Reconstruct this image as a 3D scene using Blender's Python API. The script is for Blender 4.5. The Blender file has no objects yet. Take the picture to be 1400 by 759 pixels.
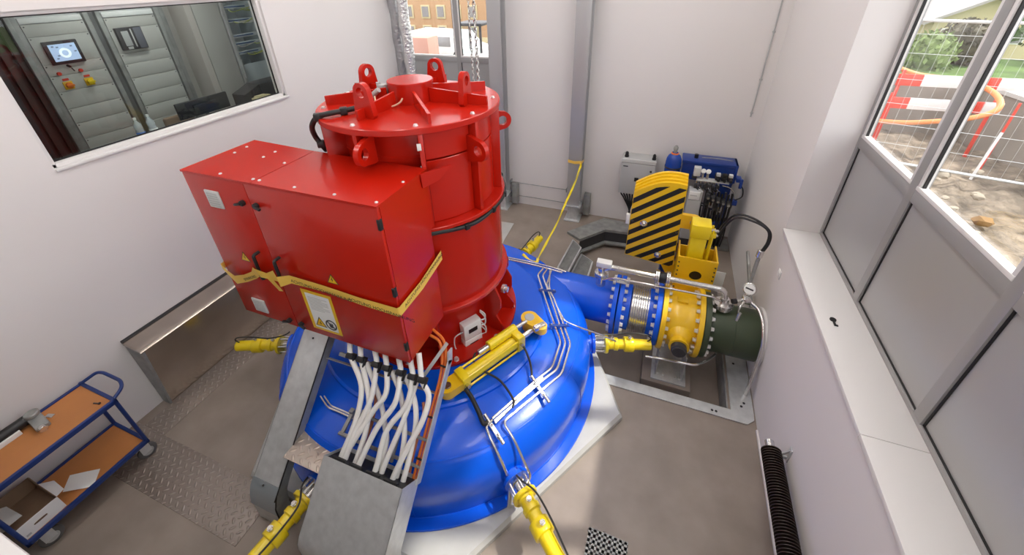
import bpy, bmesh, math, random
from mathutils import Vector, Matrix
random.seed(7)
SC = bpy.context.scene
COL = SC.collection
PI = math.pi
# ------------------------------------------------------------------ camera
PITCH, YAW, ROLL, FPX, PPY, EYE = .513184539, -.369617496, .02602502, 553.106673, 275.1237, 4.2
def cam_setup():
    cp, sp = math.cos(PITCH), math.sin(PITCH); cy, sy = math.cos(YAW), math.sin(YAW)
    f = Vector((sy*cp, cy*cp, -sp)); r = Vector((cy, -sy, 0)); d = f.cross(r)
    c, s = math.cos(ROLL), math.sin(ROLL)
    rx = r*c + d*s; dn = d*c - r*s
    m = Matrix((rx, -dn, -f)).transposed().to_4x4()
    m.translation = Vector((0, 0, EYE))
    cd = bpy.data.cameras.new('camera'); o = bpy.data.objects.new('camera', cd); COL.objects.link(o)
    o.matrix_world = m
    cd.sensor_fit = 'HORIZONTAL'; cd.sensor_width = 36; cd.lens = 36*FPX/1400
    cd.shift_y = -(379.5-PPY)/1400; cd.clip_start = .05; cd.clip_end = 300
    SC.camera = o
cam_setup()
# ------------------------------------------------------------------ world, sun, exposure
SC.view_settings.view_transform = 'Standard'; SC.view_settings.look = 'None'
SC.view_settings.gamma = 1; SC.view_settings.use_curve_mapping = False
SC.view_settings.exposure = 0.33
W = bpy.data.worlds.new('sky'); SC.world = W; W.use_nodes = True
bg = W.node_tree.nodes['Background']; bg.inputs[0].default_value = (.95, .97, 1, 1); bg.inputs[1].default_value = 2.4
sl = bpy.data.lights.new('sun', 'SUN'); sl.energy = 3.3; sl.angle = .03; sl.color = (1, .95, .87)
so = bpy.data.objects.new('sun', sl); COL.objects.link(so)
so.rotation_euler = Vector((-.635, -.20, -1.0)).to_track_quat('-Z', 'Y').to_euler()
LAMP = 12.5          # strength of the unseen ceiling lamps added to brighten the hall

# ------------------------------------------------------------------ materials
def mat(name, col, rough=.5, metal=0., bump=0., bscale=40., var=0., vscale=6., coat=0., dist=.01, spec=None):
    m = bpy.data.materials.new(name); m.use_nodes = True
    nt = m.node_tree; b = nt.nodes['Principled BSDF']
    b.inputs['Base Color'].default_value = (*col, 1); b.inputs['Roughness'].default_value = rough
    b.inputs['Metallic'].default_value = metal
    if spec is not None: b.inputs['Specular IOR Level'].default_value = spec
    if coat:
        b.inputs['Coat Weight'].default_value = coat; b.inputs['Coat Roughness'].default_value = .06
    tc = nt.nodes.new('ShaderNodeTexCoord')
    if var:
        n = nt.nodes.new('ShaderNodeTexNoise'); n.inputs['Scale'].default_value = vscale; n.inputs['Detail'].default_value = 6
        nt.links.new(tc.outputs['Object'], n.inputs['Vector'])
        r = nt.nodes.new('ShaderNodeValToRGB')
        r.color_ramp.elements[0].position = .3; r.color_ramp.elements[1].position = .7
        r.color_ramp.elements[0].color = (*[c*(1-var) for c in col], 1)
        r.color_ramp.elements[1].color = (*[min(1, c*(1+var)) for c in col], 1)
        nt.links.new(n.outputs['Fac'], r.inputs['Fac']); nt.links.new(r.outputs['Color'], b.inputs['Base Color'])
    if bump:
        n2 = nt.nodes.new('ShaderNodeTexNoise'); n2.inputs['Scale'].default_value = bscale; n2.inputs['Detail'].default_value = 4
        nt.links.new(tc.outputs['Object'], n2.inputs['Vector'])
        bp = nt.nodes.new('ShaderNodeBump'); bp.inputs['Strength'].default_value = bump; bp.inputs['Distance'].default_value = dist
        nt.links.new(n2.outputs['Fac'], bp.inputs['Height']); nt.links.new(bp.outputs['Normal'], b.inputs['Normal'])
    return m
def emis(name, col, s):
    m = bpy.data.materials.new(name); m.use_nodes = True; nt = m.node_tree
    b = nt.nodes['Principled BSDF']; b.inputs['Base Color'].default_value = (*col, 1)
    b.inputs['Emission Color'].default_value = (*col, 1); b.inputs['Emission Strength'].default_value = s
    return m
def glassmat(name, tint=(1, 1, 1), refl=1.0):
    m = bpy.data.materials.new(name); m.use_nodes = True; nt = m.node_tree
    nt.nodes.remove(nt.nodes['Principled BSDF'])
    t = nt.nodes.new('ShaderNodeBsdfTransparent'); t.inputs[0].default_value = (*tint, 1)
    g = nt.nodes.new('ShaderNodeBsdfGlossy'); g.inputs['Roughness'].default_value = .01
    f = nt.nodes.new('ShaderNodeFresnel'); ge = nt.nodes.new('ShaderNodeNewGeometry')
    mr = nt.nodes.new('ShaderNodeMapRange'); mr.inputs[3].default_value = 1.45; mr.inputs[4].default_value = 1/1.45
    nt.links.new(ge.outputs['Backfacing'], mr.inputs[0]); nt.links.new(mr.outputs[0], f.inputs[0])
    mx = nt.nodes.new('ShaderNodeMixShader')
    nt.links.new(f.outputs[0], mx.inputs[0]); nt.links.new(t.outputs[0], mx.inputs[1]); nt.links.new(g.outputs[0], mx.inputs[2])
    nt.links.new(mx.outputs[0], nt.nodes['Material Output'].inputs[0])
    return m
def checkermat(name, col, metal=.6, scale=1.0):
    """five-bar style tread plate: raised diagonal lozenges in alternating directions"""
    m = mat(name, col, .38, metal, 0, var=.25, vscale=5)
    nt = m.node_tree; b = nt.nodes['Principled BSDF']
    N = nt.nodes.new; L = nt.links.new
    tc = N('ShaderNodeTexCoord'); mp = N('ShaderNodeMapping'); mp.inputs['Rotation'].default_value = (0, 0, PI/4)
    mp.inputs['Scale'].default_value = (scale*26, scale*26, scale*26)
    L(tc.outputs['Object'], mp.inputs['Vector'])
    ck = N('ShaderNodeTexChecker'); ck.inputs['Scale'].default_value = 1; L(mp.outputs[0], ck.inputs['Vector'])
    sp = N('ShaderNodeSeparateXYZ'); L(mp.outputs[0], sp.inputs[0])
    def bar(a, bb):
        def lob(v, p, k):
            fr = N('ShaderNodeMath'); fr.operation = 'FRACT'; L(sp.outputs[v], fr.inputs[0])
            s = N('ShaderNodeMath'); s.operation = 'SUBTRACT'; L(fr.outputs[0], s.inputs[0]); s.inputs[1].default_value = .5
            q = N('ShaderNodeMath'); q.operation = 'MULTIPLY'; L(s.outputs[0], q.inputs[0]); L(s.outputs[0], q.inputs[1])
            w = N('ShaderNodeMath'); w.operation = 'MULTIPLY'; L(q.outputs[0], w.inputs[0]); w.inputs[1].default_value = k
            return w
        x = lob(a, 0, 4.2); y = lob(bb, 0, 28)
        ad = N('ShaderNodeMath'); ad.operation = 'ADD'; L(x.outputs[0], ad.inputs[0]); L(y.outputs[0], ad.inputs[1])
        su = N('ShaderNodeMath'); su.operation = 'SUBTRACT'; su.inputs[0].default_value = 1; su.use_clamp = True; L(ad.outputs[0], su.inputs[1])
        return su
    A = bar(0, 1); B = bar(1, 0)
    mx = N('ShaderNodeMix'); mx.data_type = 'FLOAT'
    L(ck.outputs['Fac'], mx.inputs[0]); L(A.outputs[0], mx.inputs[2]); L(B.outputs[0], mx.inputs[3])
    bp = N('ShaderNodeBump'); bp.inputs['Strength'].default_value = 1; bp.inputs['Distance'].default_value = .006
    cr = N('ShaderNodeValToRGB'); cr.color_ramp.elements[0].color = (*[c*.88 for c in col], 1); cr.color_ramp.elements[1].color = (*[min(1, c*1.22) for c in col], 1)
    cr.color_ramp.elements[1].position = .7
    L(mx.outputs[0], cr.inputs['Fac']); L(cr.outputs['Color'], b.inputs['Base Color'])
    L(mx.outputs[0], bp.inputs['Height']); L(bp.outputs['Normal'], b.inputs['Normal'])
    return m
RED = mat('red_paint', (.48, .011, .003), .27, 0, .05, 60, coat=.15, dist=.002, spec=.4)
BLUE = mat('blue_paint', (.001, .10, .74), .26, 0, .18, 90, coat=.15, dist=.003, spec=.45)
NAVY = mat('blue_steel_paint', (.01, .045, .26), .35)
YEL = mat('yellow_paint', (.90, .68, .012), .28, coat=.3)
YEL2 = mat('signal_yellow_paint', (.86, .53, .012), .3, coat=.3)
GREEN = mat('olive_paint', (.042, .062, .03), .38, 0, .06, 80, dist=.002)
WALL = mat('white_plaster', (.78, .752, .742), .85, 0, .06, 50, dist=.003)
WHITE = mat('white_paint', (.77, .755, .745), .45)
CONC = mat('concrete_floor', (.29, .243, .207), .42, 0, .08, 30, var=.13, vscale=3, dist=.004)
PLINTH = mat('grey_white_concrete', (.50, .50, .48), .5, 0, .05, 30, var=.06, vscale=4)
GALV = mat('galvanised_steel', (.62, .64, .645), .36, .45, .03, 60, var=.10, vscale=14, dist=.002)
GALVD = mat('dull_galvanised_steel', (.33, .34, .33), .5, .4, .05, 60, var=.2, vscale=9)
STEEL = mat('stainless_steel', (.68, .67, .65), .22, .9, var=.06, vscale=10)
BRUSH = mat('brushed_steel', (.47, .42, .37), .24, 1.0, var=.08, vscale=4)
BOLT = mat('zinc_bolt', (.78, .78, .76), .28, .6)
BLACK = mat('black_rubber', (.012, .012, .013), .45)
DARK = mat('dark_steel', (.055, .055, .06), .4, .4)
GREY = mat('grey_enamel', (.46, .47, .47), .4)
LGREY = mat('light_grey_enamel', (.62, .63, .62), .4)
ALU = mat('grey_aluminium', (.46, .46, .47), .38, .3)
FRAME = mat('grey_window_frame', (.36, .355, .355), .4, .2)
SATIN = mat('satin_grey_panel', (.43, .43, .43), .32, .25)
PLAST = mat('white_plastic', (.80, .80, .78), .35)
ORANGE = mat('orange_cable', (.80, .20, .03), .4)
PEACH = mat('orange_hose', (.85, .30, .10), .45)
COPPER = mat('brown_cable', (.50, .16, .07), .5)
PAPER = mat('paper', (.80, .81, .80), .8)
CARD = mat('cardboard', (.30, .20, .13), .85, var=.12)
WOOD = mat('beech_board', (.50, .20, .060), .42, 0, .02, 30, var=.08, vscale=3)
TROLB = mat('trolley_blue', (.010, .035, .17), .35)
TAPE = mat('yellow_barrier_tape', (.86, .56, .10), .35)
FOIL = mat('crinkled_foil', (.72, .72, .72), .22, .85, 1.0, 22, dist=.03)
FOILG = mat('grey_foil', (.42, .42, .43), .35, .7, 1.0, 20, dist=.03)
GLASS = glassmat('window_glass'); TGLASS = glassmat('tinted_glass', (.88, .92, .91))
CLEARP = mat('clear_plastic', (.80, .84, .88), .12)
CLEARP.node_tree.nodes['Principled BSDF'].inputs['Transmission Weight'].default_value = .55
TREAD = checkermat('tread_plate', (.34, .29, .255), .35, .62); TREADL = checkermat('light_tread_plate', (.60, .52, .45), .45, .62)
RUST = mat('dark_brown_fins', (.030, .018, .014), .5, .2)
BARK = mat('bark', (.12, .08, .05), .9)
LEAFG = mat('light_green_leaves', (.16, .23, .06), .7, var=.4, vscale=3); LEAFD = mat('dark_leaves', (.075, .065, .035), .7, var=.5, vscale=3)
LEAFM = mat('green_leaves', (.10, .17, .06), .7, var=.4, vscale=2)
GRASS = mat('grass', (.10, .17, .04), .9, 0, .4, 30, var=.35, vscale=1.5, dist=.05)
DIRT = mat('earth_rubble', (.22, .18, .135), .95, 0, 1, 9, var=.5, vscale=5, dist=.08)
OCONC = mat('outdoor_concrete', (.27, .245, .21), .85, 0, .2, 12, var=.12, vscale=2)
FRED = mat('barrier_red', (.72, .06, .03), .5)
TAN = mat('tan_render', (.48, .30, .17), .85, var=.06); CREAM = mat('cream_render', (.55, .47, .28), .85)
ROOF = mat('grey_roof', (.36, .33, .32), .8); PANE = mat('dark_pane', (.26, .25, .25), .2)
# ------------------------------------------------------------------ mesh helpers
class MB:
    def __init__(s): s.v = []; s.f = []
    def add(s, vs, fs):
        o = len(s.v); s.v += [Vector(x) for x in vs]; s.f += [tuple(i+o for i in f) for f in fs]; return s
    def box(s, lo, hi, bev=0., rotz=0., rot=None, seg=2):
        lo = Vector(lo); hi = Vector(hi); c = (lo+hi)/2; h = (hi-lo)/2
        bm = bmesh.new(); bmesh.ops.create_cube(bm, size=2)
        for v in bm.verts: v.co = Vector((v.co.x*h.x, v.co.y*h.y, v.co.z*h.z))
        if bev: bmesh.ops.bevel(bm, geom=bm.edges[:], offset=min(bev, .98*min(h)), segments=seg, profile=.5, affect='EDGES')
        R = rot if rot is not None else Matrix.Rotation(rotz, 3, 'Z')
        bm.verts.ensure_lookup_table(); bm.verts.index_update()
        s.add([R @ v.co + c for v in bm.verts], [[v.index for v in f.verts] for f in bm.faces]); bm.free(); return s
    def bar(s, p, q, w, h, up=(0, 0, 1), bev=0.):
        """box from p to q, width w (sideways), height h (along up)"""
        p = Vector(p); q = Vector(q); x = (q-p); L = x.length; x.normalize()
        y = Vector(up).cross(x); y.normalize(); z = x.cross(y)
        R = Matrix((x, y, z)).transposed(); c = (p+q)/2
        return s.box(c-Vector((L/2, w/2, h/2)), c+Vector((L/2, w/2, h/2)), bev, rot=R)
    def lathe(s, prof, o=(0, 0, 0), axis=(0, 0, 1), n=48, a0=0., a1=2*PI, up=None, cap=True):
        """profile of (r, t) turned about axis through o"""
        o = Vector(o); z = Vector(axis).normalized()
        x = Vector(up) if up else (Vector((1, 0, 0)) if abs(z.x) < .9 else Vector((0, 1, 0)))
        x = (x - z*x.dot(z)).normalized(); y = z.cross(x)
        full = abs(a1-a0-2*PI) < 1e-6; k = n if full else n+1
        vs = []; fs = []
        for i in range(k):
            a = a0+(a1-a0)*i/n; d = x*math.cos(a)+y*math.sin(a)
            for r, t in prof: vs.append(o+d*max(r, 1e-5)+z*t)
        m = len(prof)
        for i in range(n):
            j = (i+1) % k
            for q in range(m-1): fs.append((i*m+q, j*m+q, j*m+q+1, i*m+q+1))
        if not full and cap:
            fs.append(tuple(range(m))); fs.append(tuple(reversed([(k-1)*m+q for q in range(m)])))
        return s.add(vs, fs)
    def cyl(s, p, q, r, r2=None, n=24, bev=0.):
        p = Vector(p); q = Vector(q); L = (q-p).length; r2 = r if r2 is None else r2
        if bev: pr = [(0, 0), (r-bev, 0), (r, bev), (r2, L-bev), (r2-bev, L), (0, L)]
        else: pr = [(0, 0), (r, 0), (r2, L), (0, L)]
        return s.lathe(pr, p, q-p, n)
    def tube(s, pts, r, n=10, smooth=True, sub=6, cap=True):
        P = [Vector(p) for p in pts]
        if smooth and len(P) > 2:
            Q = []
            for i in range(len(P)-1):
                p0 = P[max(i-1, 0)]; p1 = P[i]; p2 = P[i+1]; p3 = P[min(i+2, len(P)-1)]
                for k in range(sub):
                    t = k/sub
                    Q.append(.5*((2*p1)+(p2-p0)*t+(2*p0-5*p1+4*p2-p3)*t*t+(3*p1-p0-3*p2+p3)*t**3))
            Q.append(P[-1]); P = Q
        T = [(P[min(i+1, len(P)-1)]-P[max(i-1, 0)]).normalized() for i in range(len(P))]
        u = T[0].orthogonal().normalized(); vs = []; fs = []
        for i, p in enumerate(P):
            u = (u-T[i]*u.dot(T[i])).normalized(); w = T[i].cross(u)
            k = 1.
            if 0 < i < len(P)-1:
                c = (P[i]-P[i-1]).normalized().dot((P[i+1]-P[i]).normalized()); k = 1/max(.6, math.sqrt(max(.05, (1+c)/2)))
            for j in range(n):
                a = 2*PI*j/n; vs.append(p+(u*math.cos(a)+w*math.sin(a))*r*(k if not smooth else 1))
        for i in range(len(P)-1):
            for j in range(n):
                fs.append((i*n+j, i*n+(j+1) % n, (i+1)*n+(j+1) % n, (i+1)*n+j))
        if cap: fs += [tuple(reversed(range(n))), tuple((len(P)-1)*n+j for j in range(n))]
        return s.add(vs, fs)
    def bent(s, pts, r, n=10, rad=.05):
        """pipe with rounded bends"""
        P = [Vector(p) for p in pts]; Q = [P[0]]
        for i in range(1, len(P)-1):
            a = P[i-1]-P[i]; b = P[i+1]-P[i]; d = min(rad, a.length*.45, b.length*.45)
            a = P[i]+a.normalized()*d; b = P[i]+b.normalized()*d
            for k in range(6):
                t = k/5; Q.append(a*(1-t)**2+P[i]*2*t*(1-t)+b*t*t)
        Q.append(P[-1]); return s.tube(Q, r, n, smooth=False)
    def prism(s, poly, ext):
        """planar polygon of 3-D points pushed along ext"""
        n = len(poly); e = Vector(ext); P = [Vector(p) for p in poly]
        nrm = Vector((0, 0, 0))
        for i in range(n): nrm += P[i].cross(P[(i+1) % n])
        if nrm.dot(e) > 0: P.reverse()
        fs = [tuple(range(n)), tuple(reversed(range(n, 2*n)))]
        for i in range(n): fs.append((i, i+n, (i+1) % n+n, (i+1) % n))
        return s.add(P+[p+e for p in P], fs)
    def sphere(s, c, r, n=16, m=10, sz=1.):
        pr = [(r*math.sin(PI*i/m), -r*sz*math.cos(PI*i/m)) for i in range(m+1)]
        return s.lathe(pr, c, (0, 0, 1), n)
    def plate_hole(s, outer, hole, ext):
        """outer and hole loops with the same number of points, in 3-D, pushed along ext"""
        n = len(outer); e = Vector(ext)
        A = [Vector(p) for p in outer]; B = [Vector(p) for p in hole]
        nrm = Vector((0, 0, 0))
        for i in range(n): nrm += A[i].cross(A[(i+1) % n])
        if nrm.dot(e) > 0: A.reverse(); B.reverse()
        vs = A+B+[p+e for p in A]+[p+e for p in B]; fs = []
        for i in range(n):
            j = (i+1) % n
            fs += [(i, j, n+j, n+i), (2*n+j, 2*n+i, 3*n+i, 3*n+j), (j, i, 2*n+i, 2*n+j), (n+i, n+j, 3*n+j, 3*n+i)]
        return s.add(vs, fs)
    def build(s, name, m, parent=None, loc=None, local=False, ang=35, at=None):
        """link as one mesh object; vertices are world coordinates unless local"""
        me = bpy.data.meshes.new(name)
        if parent is not None:
            rt = parent
            while rt.parent: rt = rt.parent
            inv = Matrix.LocRotScale(rt.location, rt.rotation_euler, None).inverted() if not local else Matrix()
            vs = [inv @ v for v in s.v]; loc0 = Vector((0, 0, 0))
        else:
            if loc is None and not local:
                lo = Vector([min(v[i] for v in s.v) for i in range(3)]); hi = Vector([max(v[i] for v in s.v) for i in range(3)])
                loc = Vector(((lo.x+hi.x)/2, (lo.y+hi.y)/2, lo.z))
            loc0 = Vector(loc) if loc is not None else Vector((0, 0, 0)); vs = [v-loc0 for v in s.v] if not local else s.v
        me.from_pydata([tuple(v) for v in vs], [], s.f)
        bm = bmesh.new(); bm.from_mesh(me); bmesh.ops.remove_doubles(bm, verts=bm.verts, dist=1e-6)
        bmesh.ops.recalc_face_normals(bm, faces=bm.faces); bm.to_mesh(me); bm.free()
        me.shade_smooth(); me.set_sharp_from_angle(angle=math.radians(ang))
        if isinstance(m, (list, tuple)):
            for x in m: me.materials.append(x)
        else: me.materials.append(m)
        o = bpy.data.objects.new(name, me); COL.objects.link(o); o.location = loc0
        if parent is not None: o.parent = parent
        return o
def tag(o, label, cat, group=None, kind=None):
    o['label'] = label; o['category'] = cat
    if group: o['group'] = group
    if kind: o['kind'] = kind
    return o
def thing(name, label, cat, loc=(0, 0, 0), rotz=0., group=None):
    o = bpy.data.objects.new(name, None); COL.objects.link(o); o.location = loc; o.rotation_euler = (0, 0, rotz)
    o.empty_display_size = .1
    return tag(o, label, cat, group)
def struct(name, mb, m, parent=None):
    o = mb.build(name, m, parent, loc=(0, 0, 0))
    if parent is None: o['kind'] = 'structure'
    return o
def part_copy(o, parent, mtx):
    """copy of a part sharing its mesh, moved by a local matrix"""
    c = o.copy(); COL.objects.link(c); c.parent = parent; c.matrix_local = mtx; return c
def dup(root, loc, rotz, label, group=None):
    r = root.copy(); COL.objects.link(r); r.location = loc; r.rotation_euler = (0, 0, rotz); r['label'] = label
    if group: r['group'] = group
    for ch in list(root.children):
        c = ch.copy(); COL.objects.link(c); c.parent = r
        for g in list(ch.children):
            d = g.copy(); COL.objects.link(d); d.parent = c
    return r
def text_part(body, m, parent, origin, xdir, ydir, size, name='lettering', depth=.0004):
    """lettering as mesh, lying in the plane of xdir and ydir"""
    cu = bpy.data.curves.new('t', 'FONT'); cu.body = body; cu.size = size; cu.extrude = depth
    ob = bpy.data.objects.new('t', cu); COL.objects.link(ob)
    bpy.context.view_layer.update()
    me = bpy.data.meshes.new_from_object(ob.evaluated_get(bpy.context.evaluated_depsgraph_get()))
    bpy.data.objects.remove(ob); bpy.data.curves.remove(cu)
    x = Vector(xdir).normalized(); z = x.cross(Vector(ydir)).normalized(); y = z.cross(x)
    mb = MB(); o = Vector(origin)
    mb.add([o+x*v.co.x+y*v.co.y+z*v.co.z for v in me.vertices], [tuple(p.vertices) for p in me.polygons])
    bpy.data.meshes.remove(me)
    return mb.build(name, m, parent)
def ring_pts(c, r, n, x, y, a0=0.):
    c = Vector(c); x = Vector(x); y = Vector(y)
    return [c+x*r*math.cos(a0+2*PI*i/n)+y*r*math.sin(a0+2*PI*i/n) for i in range(n)]
def hexbolts(parent, pts, axis, r=.018, h=.02, m=None, name='bolt'):
    """one bolt mesh copied to every point (parent is a root without rotation)"""
    m = m or BOLT; a = Vector(axis).normalized(); first = None
    for p in pts:
        p = Vector(p)
        if first is None:
            mb = MB(); mb.lathe([(0, 0), (r*1.25, 0), (r*1.25, h*.25), (r, h*.25), (r, h*.85), (r*.9, h), (0, h)], p, a, 6)
            first = mb.build(name, m, parent); p0 = p
        else: part_copy(first, parent, Matrix.Translation(p-p0))
def arc(c, r, a0, a1, n, z):
    return [(c[0]+r*math.cos(math.radians(a0+(a1-a0)*i/n)), c[1]+r*math.sin(math.radians(a0+(a1-a0)*i/n)), z) for i in range(n+1)]
# ================================================================== SETTING
XL, XR, YB, YF, ZC = -4.88, 1.43, 6.93, -3.0, 5.7
PIT = [(-.20, 3.33), (1.17, 3.33), (1.17, 6.46), (-.30, 6.44), (-.66, 6.41), (-1.03, 5.96), (-1.03, 4.76)]
def build_room():
    bm = bmesh.new()
    def loop(pts):
        vs = [bm.verts.new((x, y, 0)) for x, y in pts]
        return [bm.edges.new((vs[i], vs[(i+1) % len(vs)])) for i in range(len(vs))]
    e = loop([(XL-.1, YF), (XR+.1, YF), (XR+.1, YB+.1), (XL-.1, YB+.1)])+loop(PIT)
    bmesh.ops.triangle_fill(bm, use_beauty=True, edges=e)
    bm.verts.index_update()
    mb = MB(); mb.add([v.co for v in bm.verts], [[v.index for v in f.verts] for f in bm.faces]); bm.free()
    struct('floor', mb, CONC)
    pit = MB(); n = len(PIT); D = -.30
    pit.add([(x, y, 0) for x, y in PIT]+[(x, y, D) for x, y in PIT], [(i, (i+1) % n, n+(i+1) % n, n+i) for i in range(n)]+[tuple(range(n, 2*n))])
    struct('floor_pit', pit, CONC)
    # left wall with the opening of the control room window
    y0, y1, z0, z1 = 1.60, 4.13, 2.80, 4.03
    w = MB()
    w.box((XL-.2, YF, -.05), (XL, y0, ZC)); w.box((XL-.2, y1, -.05), (XL, YB+.2, ZC))
    w.box((XL-.2, y0, -.05), (XL, y1, z0)); w.box((XL-.2, y0, z1), (XL, y1, ZC))
    struct('wall_left', w, WALL)
    f = MB(); b = .035
    fr = MB()
    for a, c in (((y0, z0), (y1, z0+b)), ((y0, z1-b), (y1, z1)), ((y0, z0), (y0+b, z1)), ((y1-b, z0), (y1, z1))):
        fr.box((XL-.15, a[0], a[1]), (XL-.03, c[0], c[1]), .004)
    win = struct('window_1', fr, WHITE)
    MB().box((XL-.12, y0+b, z0+b), (XL-.112, y1-b, z1-b)).build('pane', TGLASS, win)
    g = MB()
    for a, c in (((y0+b, z0+b), (y1-b, z0+b+.012)), ((y0+b, z1-b-.012), (y1-b, z1-b)), ((y0+b, z0+b), (y0+b+.012, z1-b)), ((y1-b-.012, z0+b), (y1-b, z1-b))):
        g.box((XL-.111, a[0], a[1]), (XL-.098, c[0], c[1]))
    g.build('gasket', BLACK, win)
    MB().box((XL-.10, y0-.0, z0-.022), (XL+.022, y1+.02, z0+.004), .006).build('window_sill', WHITE, win)
    # right wall below the sill, reveal beyond the glazing
    w = MB()
    w.box((XR, YF, -.4), (XR+.36, 4.43, 1.70)); w.box((XR, 4.43, -.4), (XR+.36, YB+.3, ZC)); w.box((XR, YF, 5.2), (XR+.36, 4.43, ZC))
    struct('wall_right', w, WALL)
    s = MB().box((XR-.022, YF, 1.702), (XR+.33, 2.05, 1.742), .004).box((XR-.022, 2.053, 1.702), (XR+.33, 4.429, 1.742), .004)
    struct('trim_1', s, WHITE)
    # back wall with the opening of the back window
    w = MB()
    w.box((-2.86, YB, -.4), (XR+.3, YB+.36, ZC)); w.box((XL-.2, YB, -.05), (-2.86, YB+.36, 1.70)); w.box((XL-.2, YB, 5.2), (-2.86, YB+.36, ZC))
    struct('wall_back', w, WALL)
    struct('wall_front', MB().box((XL-.2, YF-.3, -.05), (XR+.3, YF, ZC)), WALL)
    struct('ceiling', MB().box((XL-.2, YF-.2, ZC), (XR+.36, YB+.36, ZC+.2)), WALL)
    # skirting along the right wall and the back wall
    struct('baseboard_right', MB().box((XR-.02, YF, 0), (XR, 3.18, .03), .004), WHITE)
    struct('trim_2', MB().box((XL, YF+.5, 1.93), (XR, -.022, 2.05), .01), WHITE)       # edge of the balcony the photo is taken from
    # joint strips between pit panels
def glazing(name, o, d, nrm, ms, zs, ztop):
    """aluminium glazing: o start, d along, nrm to the outside; ms mullion centres along d; panels below, panes above"""
    o = Vector(o); d = Vector(d); nrm = Vector(nrm); zb, zm0, zm1 = zs
    def bx(m, a0, a1, z0, z1, n0, n1, bev=.003):
        p = o+d*a0+nrm*n0; q = o+d*a1+nrm*n1
        m.box([min(p[i], q[i]) for i in (0, 1)]+[z0], [max(p[i], q[i]) for i in (0, 1)]+[z1], bev)
    fr = MB()
    a0, a1 = ms[0]-.04, ms[-1]+.04
    bx(fr, a0, a1, zb, zb+.035, 0, .07); bx(fr, a0, a1, zm0, zm1, 0, .07); bx(fr, a0, a1, ztop-.06, ztop, 0, .07)
    for k, mx in enumerate(ms): bx(fr, mx-.042, mx+.042, zb+.03, ztop+.002, -.002, .073)
    root = struct(name, fr, FRAME)
    for i in range(len(ms)-1):
        l, r = ms[i]+.042, ms[i+1]-.042
        p = MB(); bx(p, l, r, zb+.035, zm0, .02, .05, 0); p.build('panel', SATIN, root)
        g = MB(); bx(g, l, l+.012, zb+.035, zm0, .012, .024, 0); bx(g, l, r, zb+.035, zb+.045, .012, .024, 0); g.build('gasket', BLACK, root)
        s = MB()
        bx(s, l, r, zm1, zm1+.03, -.004, .05); bx(s, l, l+.03, zm1, ztop-.06, .0, .05); bx(s, r-.03, r, zm1, ztop-.06, .0, .05)
        s.build('sash', WHITE, root)
        g = MB(); bx(g, l+.03, l+.042, zm1+.03, ztop-.06, .012, .03, 0); bx(g, r-.042, r-.03, zm1+.03, ztop-.06, .012, .03, 0); g.build('gasket', BLACK, root)
        p = MB(); bx(p, l+.03, r-.03, zm1+.03, ztop-.06, .034, .040, 0); p.build('pane', GLASS, root)
build_room()
glazing('window_2', (1.74, 4.43, 0), (0, -1, 0), (1, 0, 0), [.0, 1.07, 2.18, 3.29, 4.40, 5.51, 6.62, 7.39], (1.742, 2.725, 2.82), 5.2)
glazing('window_3', (-4.88, 7.22, 0), (1, 0, 0), (0, 1, 0), [-.02, 1.07, 2.06], (1.70, 2.725, 2.82), 5.2)

def added_ceiling_lamp(x, y, where):  # unseen lamps put in to lift the light level of the hall
    t = thing('added_ceiling_lamp', 'long white ceiling lamp added to light the hall '+where, 'ceiling lamp', (x, y, ZC), 0, 'ceiling lamps added above the hall')
    MB().box((x-.16, y-.8, ZC-.07), (x+.16, y+.8, ZC), .01).build('housing', WHITE, t)
    MB().box((x-.14, y-.77, ZC-.082), (x+.14, y+.77, ZC-.069), .004).build('diffuser', emis('added_lamp_light', (1, .97, .93), LAMP), t)
for i, y in enumerate((.9, 3.2, 5.5)):
    for x, w in ((-3.6, 'on the control room side'), (-1.7, 'along the middle'), (.3, 'on the glazed side')):
        added_ceiling_lamp(x, y, ('over the red cabinet ', 'over the generator ', 'near the back wall ')[i]+w)

# tread plates and plain cover plates in the floor
def floor_plate(name, lo, hi, m, label, cat, grp=None, z=.006):
    o = MB().box((lo[0], lo[1], 0.0), (hi[0], hi[1], z), .002).build(name, m)
    return tag(o, label, cat, grp)
floor_plate('tread_plate', (-4.752, 1.045), (-4.44, 4.9), TREAD, 'worn metal tread plate strip along the left wall below the steel bench', 'floor plate')
floor_plate('tread_plate', (XL+.005, .60), (-2.84, 1.04), TREAD, 'worn metal tread plate strip crossing the floor beside the blue trolley', 'floor plate')
tag(MB().box((-2.75, 5.35, 0), (-2.33, 6.12, .012), .002, rotz=.05).build('cover_plate', PLINTH), 'pale cover plate on the floor behind the red generator', 'floor plate')
# drain grate
t = thing('drain_grate', 'square cast iron drain grate in the floor at the bottom edge', 'drain', (.12, 1.6, 0))
g = MB()
for k in range(8):
    g.box((-.04+.3*k/7+.0-.006, 1.45, 0), (-.04+.3*k/7+.018, 1.76, .008)); g.box((-.045, 1.45+.29*k/7, 0), (.285, 1.45+.29*k/7+.024, .008))
g.build('grate', GALVD, t)
MB().box((-.045, 1.45, -.001), (.285, 1.764, .0015)).build('sump', BLACK, t)
MB().box((.08, 1.58, .006), (.16, 1.61, .012), .003).build('handle', DARK, t)
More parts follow.
